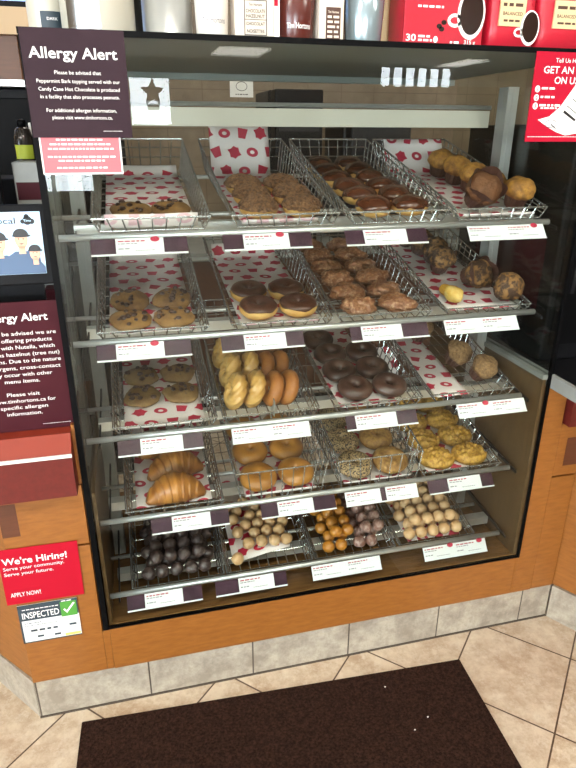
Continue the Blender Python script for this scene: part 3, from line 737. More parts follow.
# second shelf
for i, (u, v) in enumerate(((-0.05, 0.05), (0.05, 0.05), (-0.048, 0.152), (0.054, 0.150))):
    put(ck, 1, 0, u, v, 'chocolate chunk cookie in the %s of four, %s, second shelf' % (('front pair', 'back pair')[i // 2], ('by the till end', 'by the ring doughnuts')[i % 2]), 'cookie', 'cookies on the second shelf', tilt=(9 if i > 1 else 4, 0), scale=1.04)
cr = Kind(mk_choc_ring, 2)
for i, (u, v) in enumerate(((-0.047, 0.055), (0.053, 0.055), (-0.052, 0.152), (0.046, 0.152))):
    put(cr, 1, 1, u, v, 'chocolate dipped ring doughnut in the %s of four, on the %s side' % (('front pair', 'back pair')[i // 2], ('cookie', 'fritter')[i % 2]), 'doughnut', 'chocolate dipped rings on the second shelf', tilt=(3, 0))
fr_ = Kind(mk_fritter, 4)
for j in range(6):
    for i, u in enumerate((-0.0515, 0.0515)):
        put(fr_, 1, 2, u, 0.045 + j * 0.0895, 'lumpy glazed apple fritter, %s of its basket, on the %s side' % (ROW[j], ('ring doughnut', 'muffin')[i]), 'fritter', 'apple fritters on the second shelf', scale=0.97, rot=rnd.uniform(-25, 25) + (180 if j % 2 else 0))
mc = Kind(lambda s: mk_muffin(s, 'muffin_choc_chip'), 3); 
def mk_yellow(sd):
    o = mk_muffin(sd, 'muffin_yellow', 'wrapper_yellow', s=0.8)
    for c in o.children:
        for v in c.data.vertices: v.co.x *= 0.72; v.co.y *= 0.72; v.co.z *= 1.5
    return o
my = Kind(mk_yellow, 1); mw = Kind(lambda s: mk_muffin(s, 'muffin_choc_chip', 'wrapper_brown', True, 1.05), 1)
put(my, 1, 3, -0.070, 0.105, 'small yellow muffin lying on its side at the front of the second shelf', 'muffin', 'muffins on the second shelf', tilt=(82, 0), rot=0)
put(mc, 1, 3, 0.076, 0.055, 'chip muffin at the front corner of the second shelf, pale top showing', 'muffin', 'muffins on the second shelf', tilt=(50, -10))
put(mw, 1, 3, 0.030, 0.162, 'muffin in a tall dark tulip wrapper lying behind the front corner muffin', 'muffin', 'muffins on the second shelf', tilt=(60, 10))
for (u, v, l) in ((-0.008, 0.262, 'third chip muffin back along the second shelf basket'), (0.008, 0.342, 'fourth chip muffin back along the second shelf basket'), (0.002, 0.42, 'chip muffin second from the back of the second shelf basket'), (-0.01, 0.496, 'chip muffin at the very back of the second shelf basket')):
    put(mc, 1, 3, u, v, l, 'muffin', 'muffins on the second shelf', tilt=(28, -8))
# third shelf
ckp = Kind(lambda s: mk_cookie(s + 5, 'cookie_pale'), 2)
for i, (u, v) in enumerate(((-0.05, 0.135), (0.05, 0.135), (-0.047, 0.235), (0.05, 0.235))):
    put(ckp, 2, 0, u, v, 'pale chip cookie in the %s of four, %s, third shelf' % (('front pair', 'back pair')[i // 2], ('by the till end', 'by the crullers')[i % 2]), 'cookie', 'cookies on the third shelf', scale=1.05)
cl = Kind(mk_cruller, 2); pr = Kind(mk_plain_ring, 2)
for j in range(3):
    for i, u in enumerate((-0.063, -0.015)):
        put(cl, 2, 1, u + (0.004 if j == 1 else 0.0), 0.055 + j * 0.105, 'twisted honey glazed cruller, %s, on the %s side' % (ROW[j], ('cookie', 'plain ring')[i]), 'cruller', 'crullers on the third shelf', tilt=(0, -70), rot=0)
    for i, u in enumerate((0.033, 0.072)):
        put(pr, 2, 1, u + 0.0, 0.055 + j * 0.105, 'plain golden ring doughnut, %s, on the %s side' % (ROW[j], ('cruller', 'chocolate ring')[i]), 'doughnut', 'plain ring doughnuts on the third shelf', tilt=(0, -70), rot=0)
dv = MB(); dv.box(-0.0008, 0.0008, 0.0, 0.42, 0, 0.045); o = dv.build('basket_divider', 'aluminium', loc=(CX[2][1] + 0.008, BY + 0.008, RAILS[2] + BO[2] + 0.006)); o.rotation_euler = (BS, 0, 0)
tag(o, 'thin metal divider between the crullers and the plain ring doughnuts', 'divider')
cc = Kind(mk_choc_cake, 3)
for i, (u, v, l) in enumerate(((-0.042, 0.06, 'front row, cruller side'), (0.056, 0.06, 'front row, muffin side'), (-0.055, 0.155, 'second row, cruller side'), (0.043, 0.155, 'second row, muffin side'), (-0.052, 0.25, 'third row, cruller side'), (0.047, 0.25, 'third row, muffin side'), (-0.062, 0.345, 'alone at the back'))):
    put(cc, 2, 2, u, v, 'dark chocolate ring doughnut on white paper, third shelf, ' + l, 'doughnut', 'dark chocolate rings on the third shelf', tilt=(5, 0))
mo = Kind(lambda s: mk_muffin(s, 'oat_topping', 'wrapper_brown', s=0.98), 3)
for u, v, l in ((0.055, 0.075, 'oat topped muffin at the front of the third shelf'), (0.025, 0.165, 'oat topped muffin tucked behind the front one on the third shelf')):
    put(mo, 2, 3, u, v, l, 'muffin', 'muffins on the third shelf', tilt=(30, 8))
put(mo, 2, 3, -0.01, 0.33, 'dark oat topped muffin alone at the back of the third shelf', 'muffin', 'muffins on the third shelf', tilt=(20, 0))
# fourth shelf
cs = Kind(mk_croissant, 2)
for (u, v, rot, l) in ((0.005, 0.046, 4, 'front croissant of three, lying across its basket on the fourth shelf'), (0.012, 0.143, 8, 'middle croissant of three, lying across its basket on the fourth shelf'), (-0.006, 0.240, 6, 'back croissant of three, half behind a price tag on the fourth shelf')):
    put(cs, 3, 0, u, v, l, 'croissant', 'croissants on the fourth shelf', rot=rot, scale=1.24)
bg_ = Kind(lambda s: mk_bagel(s), 2)
for u, v, l in ((-0.053, 0.056, 'front pair, croissant side'), (0.053, 0.056, 'front pair, seeded bagel side'), (-0.054, 0.166, 'second pair, croissant side'), (0.053, 0.166, 'second pair, seeded bagel side'), (-0.053, 0.276, 'third pair, croissant side'), (0.052, 0.276, 'third pair, seeded bagel side')):
    put(bg_, 3, 1, u, v, 'plain golden bagel, ' + l, 'bagel', 'plain bagels on the fourth shelf', tilt=(5, 0))
bs = Kind(lambda s: mk_bagel(s + 4, 'bagel_seeded'), 2); bw = Kind(lambda s: mk_bagel(s + 8, 'bagel_grain'), 2)
for u, v, l in ((-0.053, 0.056, 'first of its row'), (-0.054, 0.166, 'second of its row'), (-0.053, 0.276, 'third of its row')):
    put(bs, 3, 2, u, v, 'poppy seed bagel on the plain bagel side, ' + l + ' from the glass', 'bagel', 'seeded bagels on the fourth shelf', tilt=(5, 0))
for u, v, l in ((0.053, 0.056, 'first of its row'), (0.053, 0.166, 'second of its row'), (0.053, 0.276, 'third of its row')):
    put(bw, 3, 2, u, v, 'brown grain bagel on the crumb pastry side, ' + l + ' from the glass', 'bagel', 'seeded bagels on the fourth shelf', tilt=(5, 0))
gc = Kind(mk_crust, 3)
for j in range(4):
    for i, u in enumerate((-0.054, 0.052)):
        put(gc, 3, 3, u, 0.048 + j * 0.089, 'golden crumb covered pastry, %s, on the %s side' % (ROW[j], ('bagel', 'case end')[i]), 'pastry', 'golden crumb pastries on the fourth shelf', rot=rnd.choice((0, 180)) + rnd.uniform(-5, 5))
# bottom shelf: piles of doughnut holes
def pile(kind, ci, what, rows, cols, u0, du, v0, dv_, side, group, layers=1, skip=(), lay2=None):
    for j in range(rows):
        for i in range(cols):
            if (j, i, 0) in skip: continue
            put(kind, 4, ci, u0 + i * du + (du * 0.35 if j % 2 else 0) + rnd.uniform(-0.0012, 0.0012), v0 + j * dv_ + rnd.uniform(-0.001, 0.001), '%s, %s, %s from the %s' % (what, ROW[j], ORD[i], side), 'doughnut hole', group)
    if lay2:
        r2, c2 = lay2
        for j in range(r2):
            for i in range(c2):
                if (j, i, 1) in skip: continue
                put(kind, 4, ci, u0 + (i + 0.66) * du + (du * 0.0 if j % 2 else 0) + rnd.uniform(-0.001, 0.001), v0 + (j + 0.5) * dv_, '%s atop the pile, %s, %s from the %s' % (what, ROW[j], ORD[i], side), 'doughnut hole', group, lift=0.0075 + 0.030)
hc = Kind(lambda s: mk_hole(s, 'hole_choc', 0.0185, 0.2, 0.06), 3)
pile(hc, 0, 'dark glazed doughnut hole', 6, 5, -0.078, 0.038, 0.028, 0.038, 'till end', 'dark doughnut holes in a pile', lay2=(5, 4))
hp = Kind(lambda s: mk_hole(s, 'hole_pale', 0.0178), 3)
spots = [(-0.045, 0.078), (-0.006, 0.080), (0.032, 0.076), (0.066, 0.074), (-0.020, 0.115), (0.017, 0.118), (0.053, 0.113), (-0.068, 0.125), (-0.040, 0.150), (-0.003, 0.152), (0.034, 0.150), (0.071, 0.146), (-0.074, 0.180), (-0.020, 0.188), (0.016, 0.186), (0.053, 0.183), (-0.056, 0.214), (0.0, 0.222), (0.036, 0.219), (-0.082, 0.236), (-0.03, 0.25), (0.06, 0.25)]
nm = ['row closest to the glass, by the lone one', 'row closest to the glass, before the centre', 'row closest to the glass, past the centre', 'row closest to the glass, golden side', 'next row back, before the centre', 'next row back, past the centre', 'next row back, golden side', 'next row back, till side', 'second row by the till side', 'second row centre', 'second row past the centre', 'second row at the golden side', 'third row by the paper edge', 'third row centre', 'third row past centre', 'third row at the golden side', 'fourth row by the paper edge', 'fourth row centre', 'fourth row at the golden side', 'last row by the paper edge', 'last row centre', 'last row at the golden side']
for (u, v), l in zip(spots, nm): put(hp, 4, 1, u, v, 'pale doughnut hole on printed paper, ' + l, 'doughnut hole', 'pale doughnut holes on paper', lift=0.0085)
put(hp, 4, 1, -0.085, 0.028, 'pale doughnut hole lying alone at the front corner of its paper', 'doughnut hole', 'pale doughnut holes on paper', lift=0.006)
hg = Kind(lambda s: mk_hole(s, 'hole_gold', 0.0182, 0.05), 2)
pile(hg, 2, 'smooth golden doughnut hole', 6, 2, -0.072, 0.038, 0.022, 0.038, 'pale ones', 'golden doughnut holes', lay2=(5, 2))
hs = Kind(lambda s: mk_hole(s, 'hole_sugar', 0.0182, 0.16, 0.06), 3)
pile(hs, 2, 'sugared brown doughnut hole', 6, 2, 0.022, 0.038, 0.022, 0.038, 'golden ones', 'sugared doughnut holes', lay2=(5, 2))
hq = Kind(lambda s: mk_hole(s + 6, 'hole_pale', 0.0182), 3)
pile(hq, 3, 'glazed tan doughnut hole', 6, 5, -0.078, 0.038, 0.020, 0.038, 'sugared ones', 'glazed doughnut holes', lay2=(5, 4))

# ------------------------------------------------------------------ price tags
# per shelf: x0, x1, card start, card end, red dots (fractions), what
TAGS = [[(0.067, 0.263, .25, .75, (.66,), 0), (0.339, 0.536, .22, .74, (.64,), 0), (0.615, 0.814, .22, .75, (), 0), (0.92, 1.126, 0, 1, (.87,), 1)],
        [(0.053, 0.258, .20, .71, (.61,), 0), (0.326, 0.521, .27, .78, (), 0), (0.637, 0.839, .14, .66, (), 0), (0.884, 1.089, 0, 1, (), 1)],
        [(0.074, 0.273, .26, .76, (), 0), (0.343, 0.54, 0, 1, (), 1), (0.636, 0.831, .13, .71, (), 0), (0.948, 1.152, 0, 1, (.42,), 1)],
        [(0.133, 0.328, .26, .76, (), 0), (0.412, 0.615, .22, .70, (), 0), (0.643, 0.853, 0, 1, (), 2), (0.886, 1.086, .30, .81, (), 0)],
        [(0.053, 0.248, .23, .74, (), 0), (0.284, 0.481, .32, .82, (), 0), (0.554, 0.759, 0, 1, (), 1), (0.893, 1.096, 0, 1, (.43, .90), 1)]]
TH = 0.0375; TA = R(38)
TLAB = [['under the two cookies', 'under the crumb topped doughnuts', 'under the chocolate glazed doughnuts', 'under the top shelf muffins'],
        ['under the chunk cookies', 'under the chocolate dipped rings', 'under the apple fritters', 'under the chip muffins'],
        ['under the pale cookies', 'under the crullers and plain rings', 'under the dark chocolate rings', 'under the oat topped muffins'],
        ['under the croissants', 'under the plain bagels', 'under the seeded bagels', 'under the golden crumb pastries'],
        ['under the dark doughnut holes', 'under the pale doughnut holes', 'under the golden and sugared doughnut holes', 'under the glazed tan doughnut holes']]
for ri in range(5):
    for ci in range(4):
        x0, x1, c0, c1, dots, kind = TAGS[ri][ci]; W = x1 - x0
        zt = RAILS[ri] + 0.0005
        t = thing('price_tag', ('white double price tag ' if kind else 'plum price tag with white card ') + TLAB[ri][ci] + ', clipped to the rail', 'price tag', (x0, 0.0082, zt - 0.0035 - TH * math.cos(TA)), (-TA, 0, 0), 'price tags on the shelf rails')
        MB().box(0, W, 0.0, 0.0018, 0.0, TH, 0.0004).build('holder', 'plum_tag', t)
        MB().box(0, W, -0.0016, 0.0, -0.002, 0.0018).build('holder_lip', 'card_white', t)
        cards = [(c0 * W, c1 * W)] if kind != 2 else [(0, 0.485 * W), (0.555 * W, W)]
        for k, (a, b_) in enumerate(cards):
            cdm = MB().box(a + 0.0004, b_ - 0.0004, -0.0010, -0.0001, 0.0018, TH - 0.0005).build('card', 'card_white', t)
            parts = [(a, b_)] if kind != 1 else [(a, (a + b_) / 2), ((a + b_) / 2, b_)]
            br, bgm = MB(), MB()
            for q, (p0, p1) in enumerate(parts):
                L = p1 - p0; s = ri * 40 + ci * 10 + k * 5 + q
                br.dashes(p0 + 0.005, p0 + L * 0.62, 0.0285, 0.0032, -0.0013, s); bgm.dashes(p0 + 0.005, p0 + L * 0.45, 0.0232, 0.0024, -0.0013, s + 1)
                bgm.dashes(p0 + 0.005, p0 + L * 0.28, 0.0115, 0.0028, -0.0013, s + 2); bgm.dashes(p0 + L * 0.40, p0 + L * 0.8, 0.0075, 0.0016, -0.0013, s + 3)
            br.build('heading', 'ink_red', cdm); bgm.build('small_print', 'ink_grey', cdm)
        for d in dots:
            b = MB(); b.poly([(W * d + 0.0095 * math.cos(2 * math.pi * k / 20), TH - 0.0040 + 0.0065 * math.sin(2 * math.pi * k / 20)) for k in range(20)], -0.0016)
            b.build('red_badge', 'dot_red', t)

# ------------------------------------------------------------------ signs
sg = thing('allergy_sign', 'dark plum allergy alert sign hung at the upper corner of the case', 'sign', (-0.0085, -0.0115, 1.176))
MB().box(0, 0.177, 0, 0.0025, 0, 0.178).build('panel', 'plum_sign', sg)
b = MB(); y = -0.0006; cxx = 0.0865
b.text('Allergy Alert', cxx, 0.131, 0.0180, 0.151, y, 'C', 0.014)
for s, z, wd in (('Please be advised that', .1055, .080), ('Peppermint Bark topping served with our', .0915, .144), ('Candy Cane Hot Chocolate is produced', .0785, .141), ('in a facility that also processes peanuts.', .066, .138), ('For additional allergen information,', .0435, .123), ('please visit www.timhortons.ca.', .0315, .106)):
    b.text(s, cxx + 0.004, z, 0.0062, wd, y, 'C', 0.003)
b.dashes(0.125, 0.160, 0.011, 0.0009, y, 3); b.build('lettering', 'ink_white', sg)
sg = thing('pink_sign', 'pink allergy notice in white border tucked below the plum sign', 'sign', (-0.0005, -0.0085, 1.111))
MB().box(0, 0.146, 0, 0.0025, 0, 0.10).build('panel', 'ink_white', sg)
MB().box(0.003, 0.143, -0.0004, 0, 0.003, 0.097).build('face', 'pink_sign', sg)
b = MB()
for z, a, c in ((.060, .03, .115), (.052, .018, .128), (.044, .014, .132), (.030, .012, .134), (.023, .03, .116), (.0105, .026, .120)): b.dashes(a, c, z, 0.003, -0.0007, int(z * 1000))
b.build('lettering', 'ink_white', sg)

sg = thing('allergy_notice', 'maroon allergy notice standing on the counter under the tablet', 'sign', (-0.217, 0.016, 0.5755), (R(0), 0, 0))
MB().box(0, 0.2052, 0, 0.003, 0.0, 0.289).build('panel', 'plum_notice', sg)
y = -0.0006; cxx = 0.121
MB().text('Allergy Alert', cxx - 0.003, 0.2490, 0.0165, 0.128, y, 'C', 0.014).build('title_lettering', 'ink_white', sg)
Ls = ['Please be advised we are', 'now offering products', 'made with Nutella, which', 'contains hazelnut (tree nut)', 'allergens. Due to the nature', 'of allergens, cross-contact', 'may occur with other', 'menu items.', '', 'Please visit', 'www.timhortons.ca for', 'specific allergen', 'information.']
Ws = [.146, .128, .138, .156, .160, .158, .122, .070, 0, .066, .130, .096, .072]
b = MB()
for i, (st_, wd) in enumerate(zip(Ls, Ws)):
    if i == 8: b.build('body_lettering', 'ink_white', sg); b = MB()
    if st_: b.text(st_, cxx - 0.0012 * i, 0.2190 - i * 0.0151, 0.0085, wd, y, 'C', 0.003)
b.build('footer_lettering', 'ink_white', sg)
MB().dashes(0.140, 0.198, 0.012, 0.0009, y, 4).build('small_print', 'ink_white', sg)

sg = thing('hiring_poster', 'red hiring poster stuck on the maple cabinet front', 'poster', (-0.222, -0.0035, 0.125), (0, R(0.6), 0))
MB().box(0, 0.178, 0, 0.0012, 0, 0.160).build('sheet', 'hiring_red', sg)
b = MB(); y = -0.0005
b.text("We're Hiring!", 0.006, 0.117, 0.0185, 0.145, y, 'L', 0.018)
b.text('Serve your community.', 0.0065, 0.101, 0.0095, 0.136, y, 'L', 0.004); b.text('Serve your future.', 0.0065, 0.085, 0.0095, 0.110, y, 'L', 0.004)
b.text('APPLY NOW!', 0.012, 0.022, 0.0125, 0.068, y, 'L', 0.006); b.build('lettering', 'ink_white', sg)
sg = thing('inspection_sticker', 'inspection notice with green check below the hiring poster', 'sticker', (-0.203, -0.0035, -0.0005), (0, R(0.4), 0))
MB().box(0, 0.139, 0, 0.0012, 0, 0.118).build('sheet', 'card_white', sg)
b = MB(); b.box(0, 0.139, -0.0004, 0, 0.070, 0.118); b.box(0, 0.0045, -0.0004, 0, 0, 0.07); b.box(0, 0.139, -0.0004, 0, 0, 0.003); b.build('header', 'teal_dark', sg)
b = MB(); b.box(0.098, 0.136, -0.0006, -0.0004, 0.066, 0.111); b.build('green_box', 'check_green', sg)
b = MB(); b.poly([(0.104, 0.088), (0.112, 0.076), (0.133, 0.104), (0.129, 0.107), (0.112, 0.084), (0.108, 0.091)], -0.001); b.text('INSPECTED', 0.008, 0.077, 0.019, 0.086, -0.001, 'L', 0.012, 0.6)
b.dashes(0.01, 0.094, 0.103, 0.0025, -0.001, 5); b.dashes(0.102, 0.13, 0.1125, 0.003, -0.001, 6); b.build('lettering', 'ink_white', sg)
b = MB(); y = -0.0006
b.quad(0.006, 0.139, 0.049, 0.0495, y); b.quad(0.006, 0.139, 0.028, 0.0286, y); b.dashes(0.01, 0.05, 0.060, 0.002, y, 7); b.dashes(0.01, 0.088, 0.053, 0.0015, y, 8); b.dashes(0.022, 0.085, 0.034, 0.006, y, 9); b.dashes(0.113, 0.132, 0.036, 0.006, y, 10); b.dashes(0.035, 0.055, 0.014, 0.006, y, 11); b.dashes(0.075, 0.1, 0.012, 0.006, y, 12); b.build('handwriting', 'teal_dark', sg)
MB().quad(0.1, 0.137, 0.005, 0.0125, -0.0007).build('yellow_mark', 'yellow_ink', sg)

sg = thing('promo_sign', 'red offer sign with a curled receipt at the upper corner of the glass', 'sign', (1.016, -0.0115, 1.169))
MB().box(0, 0.245, 0, 0.0025, 0, 0.178).build('panel', 'promo_red', sg)
b = MB(); y = -0.0006
b.text('Tell Us How We Did', 0.048, 0.158, 0.0085, 0.112, y, 'L', 0.006)
b.text('GET AN OFFER', 0.022, 0.137, 0.0140, 0.142, y, 'L', 0.012); b.text('ON US', 0.052, 0.117, 0.0140, 0.060, y, 'L', 0.012)
b.build('lettering', 'ink_white', sg); b = MB()
for k, z in enumerate((0.106, 0.089, 0.0725)):
    b.disc(0.013, z, 0.0062, 0.0068, y); b.dashes(0.023, (0.062, 0.058, 0.075)[k], z - 0.0005, 0.0042, y, 20 + k)
b.dashes(0.027, 0.07, 0.067, 0.003, y, 25); b.build('numbered_list_print', 'ink_white', sg); MB().dashes(0.004, 0.2, 0.0095, 0.0014, y, 26).build('small_print', 'ink_white', sg)
b = MB()
for k, z in enumerate((0.106, 0.089, 0.0725)): b.text(str(k + 1), 0.013, z - 0.0038, 0.0076, None, y - 0.0004, 'C', 0.02)
b.build('numeral_print', 'promo_red', sg)
b = MB(); b.poly([(0.024, 0.045), (0.0505, 0.0305), (0.075, 0.020), (0.100, 0.013), (0.21, 0.030), (0.19, 0.15), (0.120, 0.135), (0.094, 0.098), (0.076, 0.072), (0.052, 0.052)], -0.0009); b.build('receipt', 'paper_white', sg)
b = MB()
b.ringflat(0.058, 0.037, 0.015, 0.0085, 0.0012, -0.0013); b.poly([(0.085, 0.060), (0.118, 0.042), (0.121, 0.046), (0.088, 0.065)], -0.0013)
for k in range(4): b.poly([(0.092 + k * .012, 0.073 + k * .014), (0.122 + k * .012, 0.056 + k * .014), (0.122 + k * .012, 0.058 + k * .014), (0.092 + k * .012, 0.075 + k * .014)], -0.0013)
b.poly([(0.058, 0.035), (0.072, 0.026), (0.073, 0.028), (0.059, 0.037)], -0.0013)
b.build('receipt_print', 'ink_black', sg)

# ------------------------------------------------------------------ tablet on the till counter
tb = thing('tablet', 'black framed tablet showing three smiling workers in caps', 'tablet', (-0.1605, 0.062, 0.966), (R(-10), 0, R(0)))
MB().box(-0.155, 0.152, -0.012, 0.004, -0.075, 0.085, 0.003).build('case', 'black_plastic', tb)
scn = MB().box(-0.142, 0.134, -0.0135, -0.012, -0.053, 0.070).build('screen', 'screen_blue', tb)
# the picture on the screen
def crew(k_, xc, zc, s):
    y = -0.0138 - 0.0012 * k_; cl = lambda P: [(min(max(a, -0.1415), 0.1335), c) for a, c in P]
    k = MB(); k.poly(cl([(xc - 0.032 * s, -0.0525), (xc + 0.032 * s, -0.0525), (xc + 0.029 * s, zc - 0.032 * s), (xc + 0.012 * s, zc - 0.021 * s), (xc - 0.012 * s, zc - 0.021 * s), (xc - 0.029 * s, zc - 0.032 * s)]), y); k.build('printed_shirt', 'screen_navy', scn)
    k = MB(); k.disc(xc, zc, 0.0115 * s, 0.0165 * s, y - 0.0003); k.quad(xc - 0.006 * s, xc + 0.006 * s, zc - 0.026 * s, zc - 0.012 * s, y - 0.0003); k.build('printed_face', 'screen_skin', scn)
    k = MB(); k.disc(xc, zc + 0.007 * s, 0.0135 * s, 0.0125 * s, y - 0.0006, 14, 0, 180); k.disc(xc + 0.001, zc + 0.0065 * s, 0.0165 * s, 0.0028 * s, y - 0.0007)
    k.disc(xc - 0.004 * s, zc + 0.001 * s, 0.0013 * s, 0.0011 * s, y - 0.0006, 8); k.disc(xc + 0.004 * s, zc + 0.001 * s, 0.0013 * s, 0.0011 * s, y - 0.0006, 8); k.poly([(xc - 0.004 * s, zc - 0.007 * s), (xc, zc - 0.009 * s), (xc + 0.004 * s, zc - 0.007 * s)], y - 0.0006); k.build('printed_cap', 'screen_black', scn)
crew(0, 0.050, 0.010, 1.15); crew(1, 0.093, 0.016, 1.1); crew(2, 0.1165, -0.012, 0.88)
b = MB(); b.text('local', 0.046, 0.047, 0.0130, 0.040, -0.0142, 'L', 0.008)
for xx, zz, q in ((0.092, 0.053, 0.009), (0.083, 0.051, 0.0045), (0.100, 0.051, 0.0055), (0.091, 0.0605, 0.005)): b.disc(xx + 0.017, zz, q, q, -0.0142, 14)
b.build('lettering', 'screen_black', scn)
b = MB(); b.text('Tims', 0.1015, 0.0505, 0.0045, 0.0145, -0.0146, 'L', 0.01); b.build('badge_lettering', 'screen_blue', scn)
b = MB(); b.box(-0.06, 0.12, 0.013, 0.025, -0.30, -0.02); b.box(-0.10, 0.13, 0.012, 0.085, -0.388, -0.378)
b.box(-0.05, 0.10, 0.013, 0.029, -0.379, -0.29); o = b.build('stand', 'black_plastic', tb); o.rotation_euler = (R(10), 0, 0)

# ------------------------------------------------------------------ floor mat
mt = MB().box(0, 1.0745, -0.75, 0, 0, 0.009, 0.003).build('floor_mat', 'mat_fibre', loc=(-0.093, -0.045, FL + 0.0005)); mt.rotation_euler = (0, 0, R(-2.88))
tag(mt, 'dark brown fibre floor mat lying in front of the display case', 'mat')
ep = MB().tube([(0.003, -0.003, 0.004), (1.0715, -0.003, 0.004), (1.0715, -0.747, 0.004), (0.003, -0.747, 0.004)], 0.004, 6, closed=True).build('edge_piping', 'black_plastic', mt)
for k, (x, y_, l) in enumerate(((0.727, -0.139, 'white crumb on the mat closest to the doughnut case'), (0.801, -0.256, 'white crumb on the mat furthest towards the corner cabinet'), (0.751, -0.283, 'white crumb on the mat nearer the till, beside the trail crumb'))):
    o = lump_mb(0.0026, 0.002, 0.0016, seed=k, amp=0.3, freq=200, seg=8, rings=6, flat=0.8).build('crumb', 'ink_white', loc=(x, y_, FL + 0.0093)); tag(o, l, 'crumb', 'crumbs on the mat')

# ------------------------------------------------------------------ goods along the top of the case
RZ = 1.3545
def tumbler(name, x, y, r0, r1, h, m, label, cat, script=None, ink='ink_grey', lidm=None):
    t = thing(name, label, cat, (x, y, RZ))
    MB().lathe([(r0 * 0.96, 0), (r0, 0.004), (r1, h)], 36).build('cup', m, t, smooth=True)
    MB().lathe([(r1 * 1.03, h), (r1 * 1.04, h + 0.012), (r1 * 0.9, h + 0.018), (r1 * 0.3, h + 0.02)], 30).build('lid', lidm or 'black_plastic', t, smooth=True)
    if script:
        s, z, hh, wd = script; b = MB(); b.text(s, 0, z, hh, wd, 0.0, 'C', 0.01)
        for v in b.bm.verts:
            rr = r0 + (r1 - r0) * v.co.z / h + 0.0006; a = v.co.x / rr; v.co.x = rr * math.sin(a); v.co.y = -rr * math.cos(a)
        b.build('lettering', ink, t)
    return t
def curved_label(t, r, x0, x1, z0, z1, m, name='label', lines=(), ink='ink_black', h=None):
    b = MB(); n = 10
    b.grid([[(r * math.sin((x0 + (x1 - x0) * k / n) / r), -r * math.cos((x0 + (x1 - x0) * k / n) / r), z) for k in range(n + 1)] for z in (z0, z1)])
    lb = b.build(name, m, t, smooth=True)
    if lines:
        b = MB()
        for s, z, hh, wd in lines: b.text(s, (x0 + x1) / 2, z, hh, wd, 0, 'C', 0.012)
        for v in b.bm.verts: a = v.co.x / (r + 0.0006); v.co.x, v.co.y = (r + 0.0006) * math.sin(a), -(r + 0.0006) * math.cos(a)
        b.build('lettering', ink, lb)
t = thing('canister', 'white canister with a dark label at the till end of the case top', 'canister', (0.032, 0.165, RZ)); MB().lathe([(0.040, 0), (0.041, 0.003), (0.041, 0.16), (0.038, 0.165)], 36).build('body', 'canister_white', t, smooth=True)
curved_label(t, 0.0416, -0.014, 0.030, 0.006, 0.045, 'teal_dark', lines=(('DARK', 0.030, 0.005, 0.020),), ink='ink_white')
t = thing('steel_canister', 'large shiny canister standing beside the white canister', 'canister', (0.126, 0.085, RZ)); MB().lathe([(0.066, 0), (0.068, 0.004), (0.068, 0.2), (0.064, 0.21)], 44).build('body', 'canister_white', t, smooth=True)
curved_label(t, 0.0686, -0.062, 0.005, 0.004, 0.19, 'steel', 'steel_band')
t = thing('grinder', 'black coffee grinder collar between the big canister and grey tin', 'grinder', (0.214, 0.19, RZ)); MB().lathe([(0.03, 0), (0.03, 0.012), (0.02, 0.016), (0.02, 0.10), (0.028, 0.12)], 30).build('body', 'dark_metal', t, smooth=True)
t = thing('tin', 'plain grey metal tin with a rim on the case top', 'tin', (0.256, 0.10, RZ)); MB().lathe([(0.048, 0), (0.050, 0.003), (0.050, 0.008), (0.048, 0.011), (0.048, 0.16)], 40).build('body', 'aluminium', t, smooth=True)
tumbler('tumbler', 0.336, 0.045, 0.030, 0.036, 0.17, 'tumbler_white', 'cream tumbler with faint script beside the grey tin', 'tumbler', ('Tim Hortons', 0.022, 0.010, 0.046), 'ink_grey')
t = thing('hot_chocolate_pack', 'cream chocolate hazelnut pack with black framed lettering', 'coffee pack', (0.376, 0.018, RZ)); MB().box(0, 0.078, 0, 0.05, 0, 0.17, 0.004).build('pack', 'bag_cream', t)
b = MB()
for q in ((0.018, 0.062, 0.004, 0.0055), (0.018, 0.062, 0.0615, 0.063), (0.018, 0.0195, 0.004, 0.063), (0.0605, 0.062, 0.004, 0.063), (0.018, 0.062, 0.030, 0.031)): b.quad(*q, -0.0007)
b.text('Tim Hortons', 0.04, 0.053, 0.005, 0.026, -0.0008, 'C', 0.012); b.text('CHOCOLATE', 0.04, 0.042, 0.0058, 0.037, -0.0008, 'C', 0.014); b.text('HAZELNUT', 0.04, 0.0335, 0.0058, 0.036, -0.0008, 'C', 0.014)
b.text('CHOCOLAT', 0.04, 0.021, 0.0055, 0.036, -0.0008, 'C', 0.014); b.text('NOISETTES', 0.04, 0.0085, 0.0058, 0.034, -0.0008, 'C', 0.014); b.build('lettering', 'ink_black', t)
t = thing('straw_box', 'slim white box with a red patch beside the chocolate hazelnut pack', 'box', (0.4515, 0.02, RZ)); MB().box(0, 0.012, 0, 0.04, 0, 0.15).build('box', 'ink_white', t); MB().box(0.001, 0.009, -0.0006, 0, 0.055, 0.075).build('patch', 'promo_red', t)
tumbler('tumbler', 0.5035, 0.06, 0.037, 0.048, 0.18, 'tumbler_brown', 'dark brown tumbler with white script in the middle of the case top', 'tumbler', ('Tim Hortons', 0.020, 0.010, 0.050), 'ink_white')
t = thing('coffee_bag', 'cream bag with a brown label beside the dark brown tumbler', 'coffee pack', (0.543, 0.02, RZ)); MB().box(0, 0.052, 0, 0.045, 0, 0.17, 0.004).build('pack', 'bag_cream', t)
MB().box(0.014, 0.044, -0.0006, 0.0, 0.002, 0.058).build('label', 'brown_label', t)
b = MB(); b.text('Tim Hortons', 0.029, 0.048, 0.0042, 0.022, -0.0009, 'C', 0.012)
for k in range(5): b.dashes(0.017, 0.041, 0.0395 - k * 0.0085, 0.0042, -0.0009, 60 + k)
b.build('lettering', 'bag_cream', t)
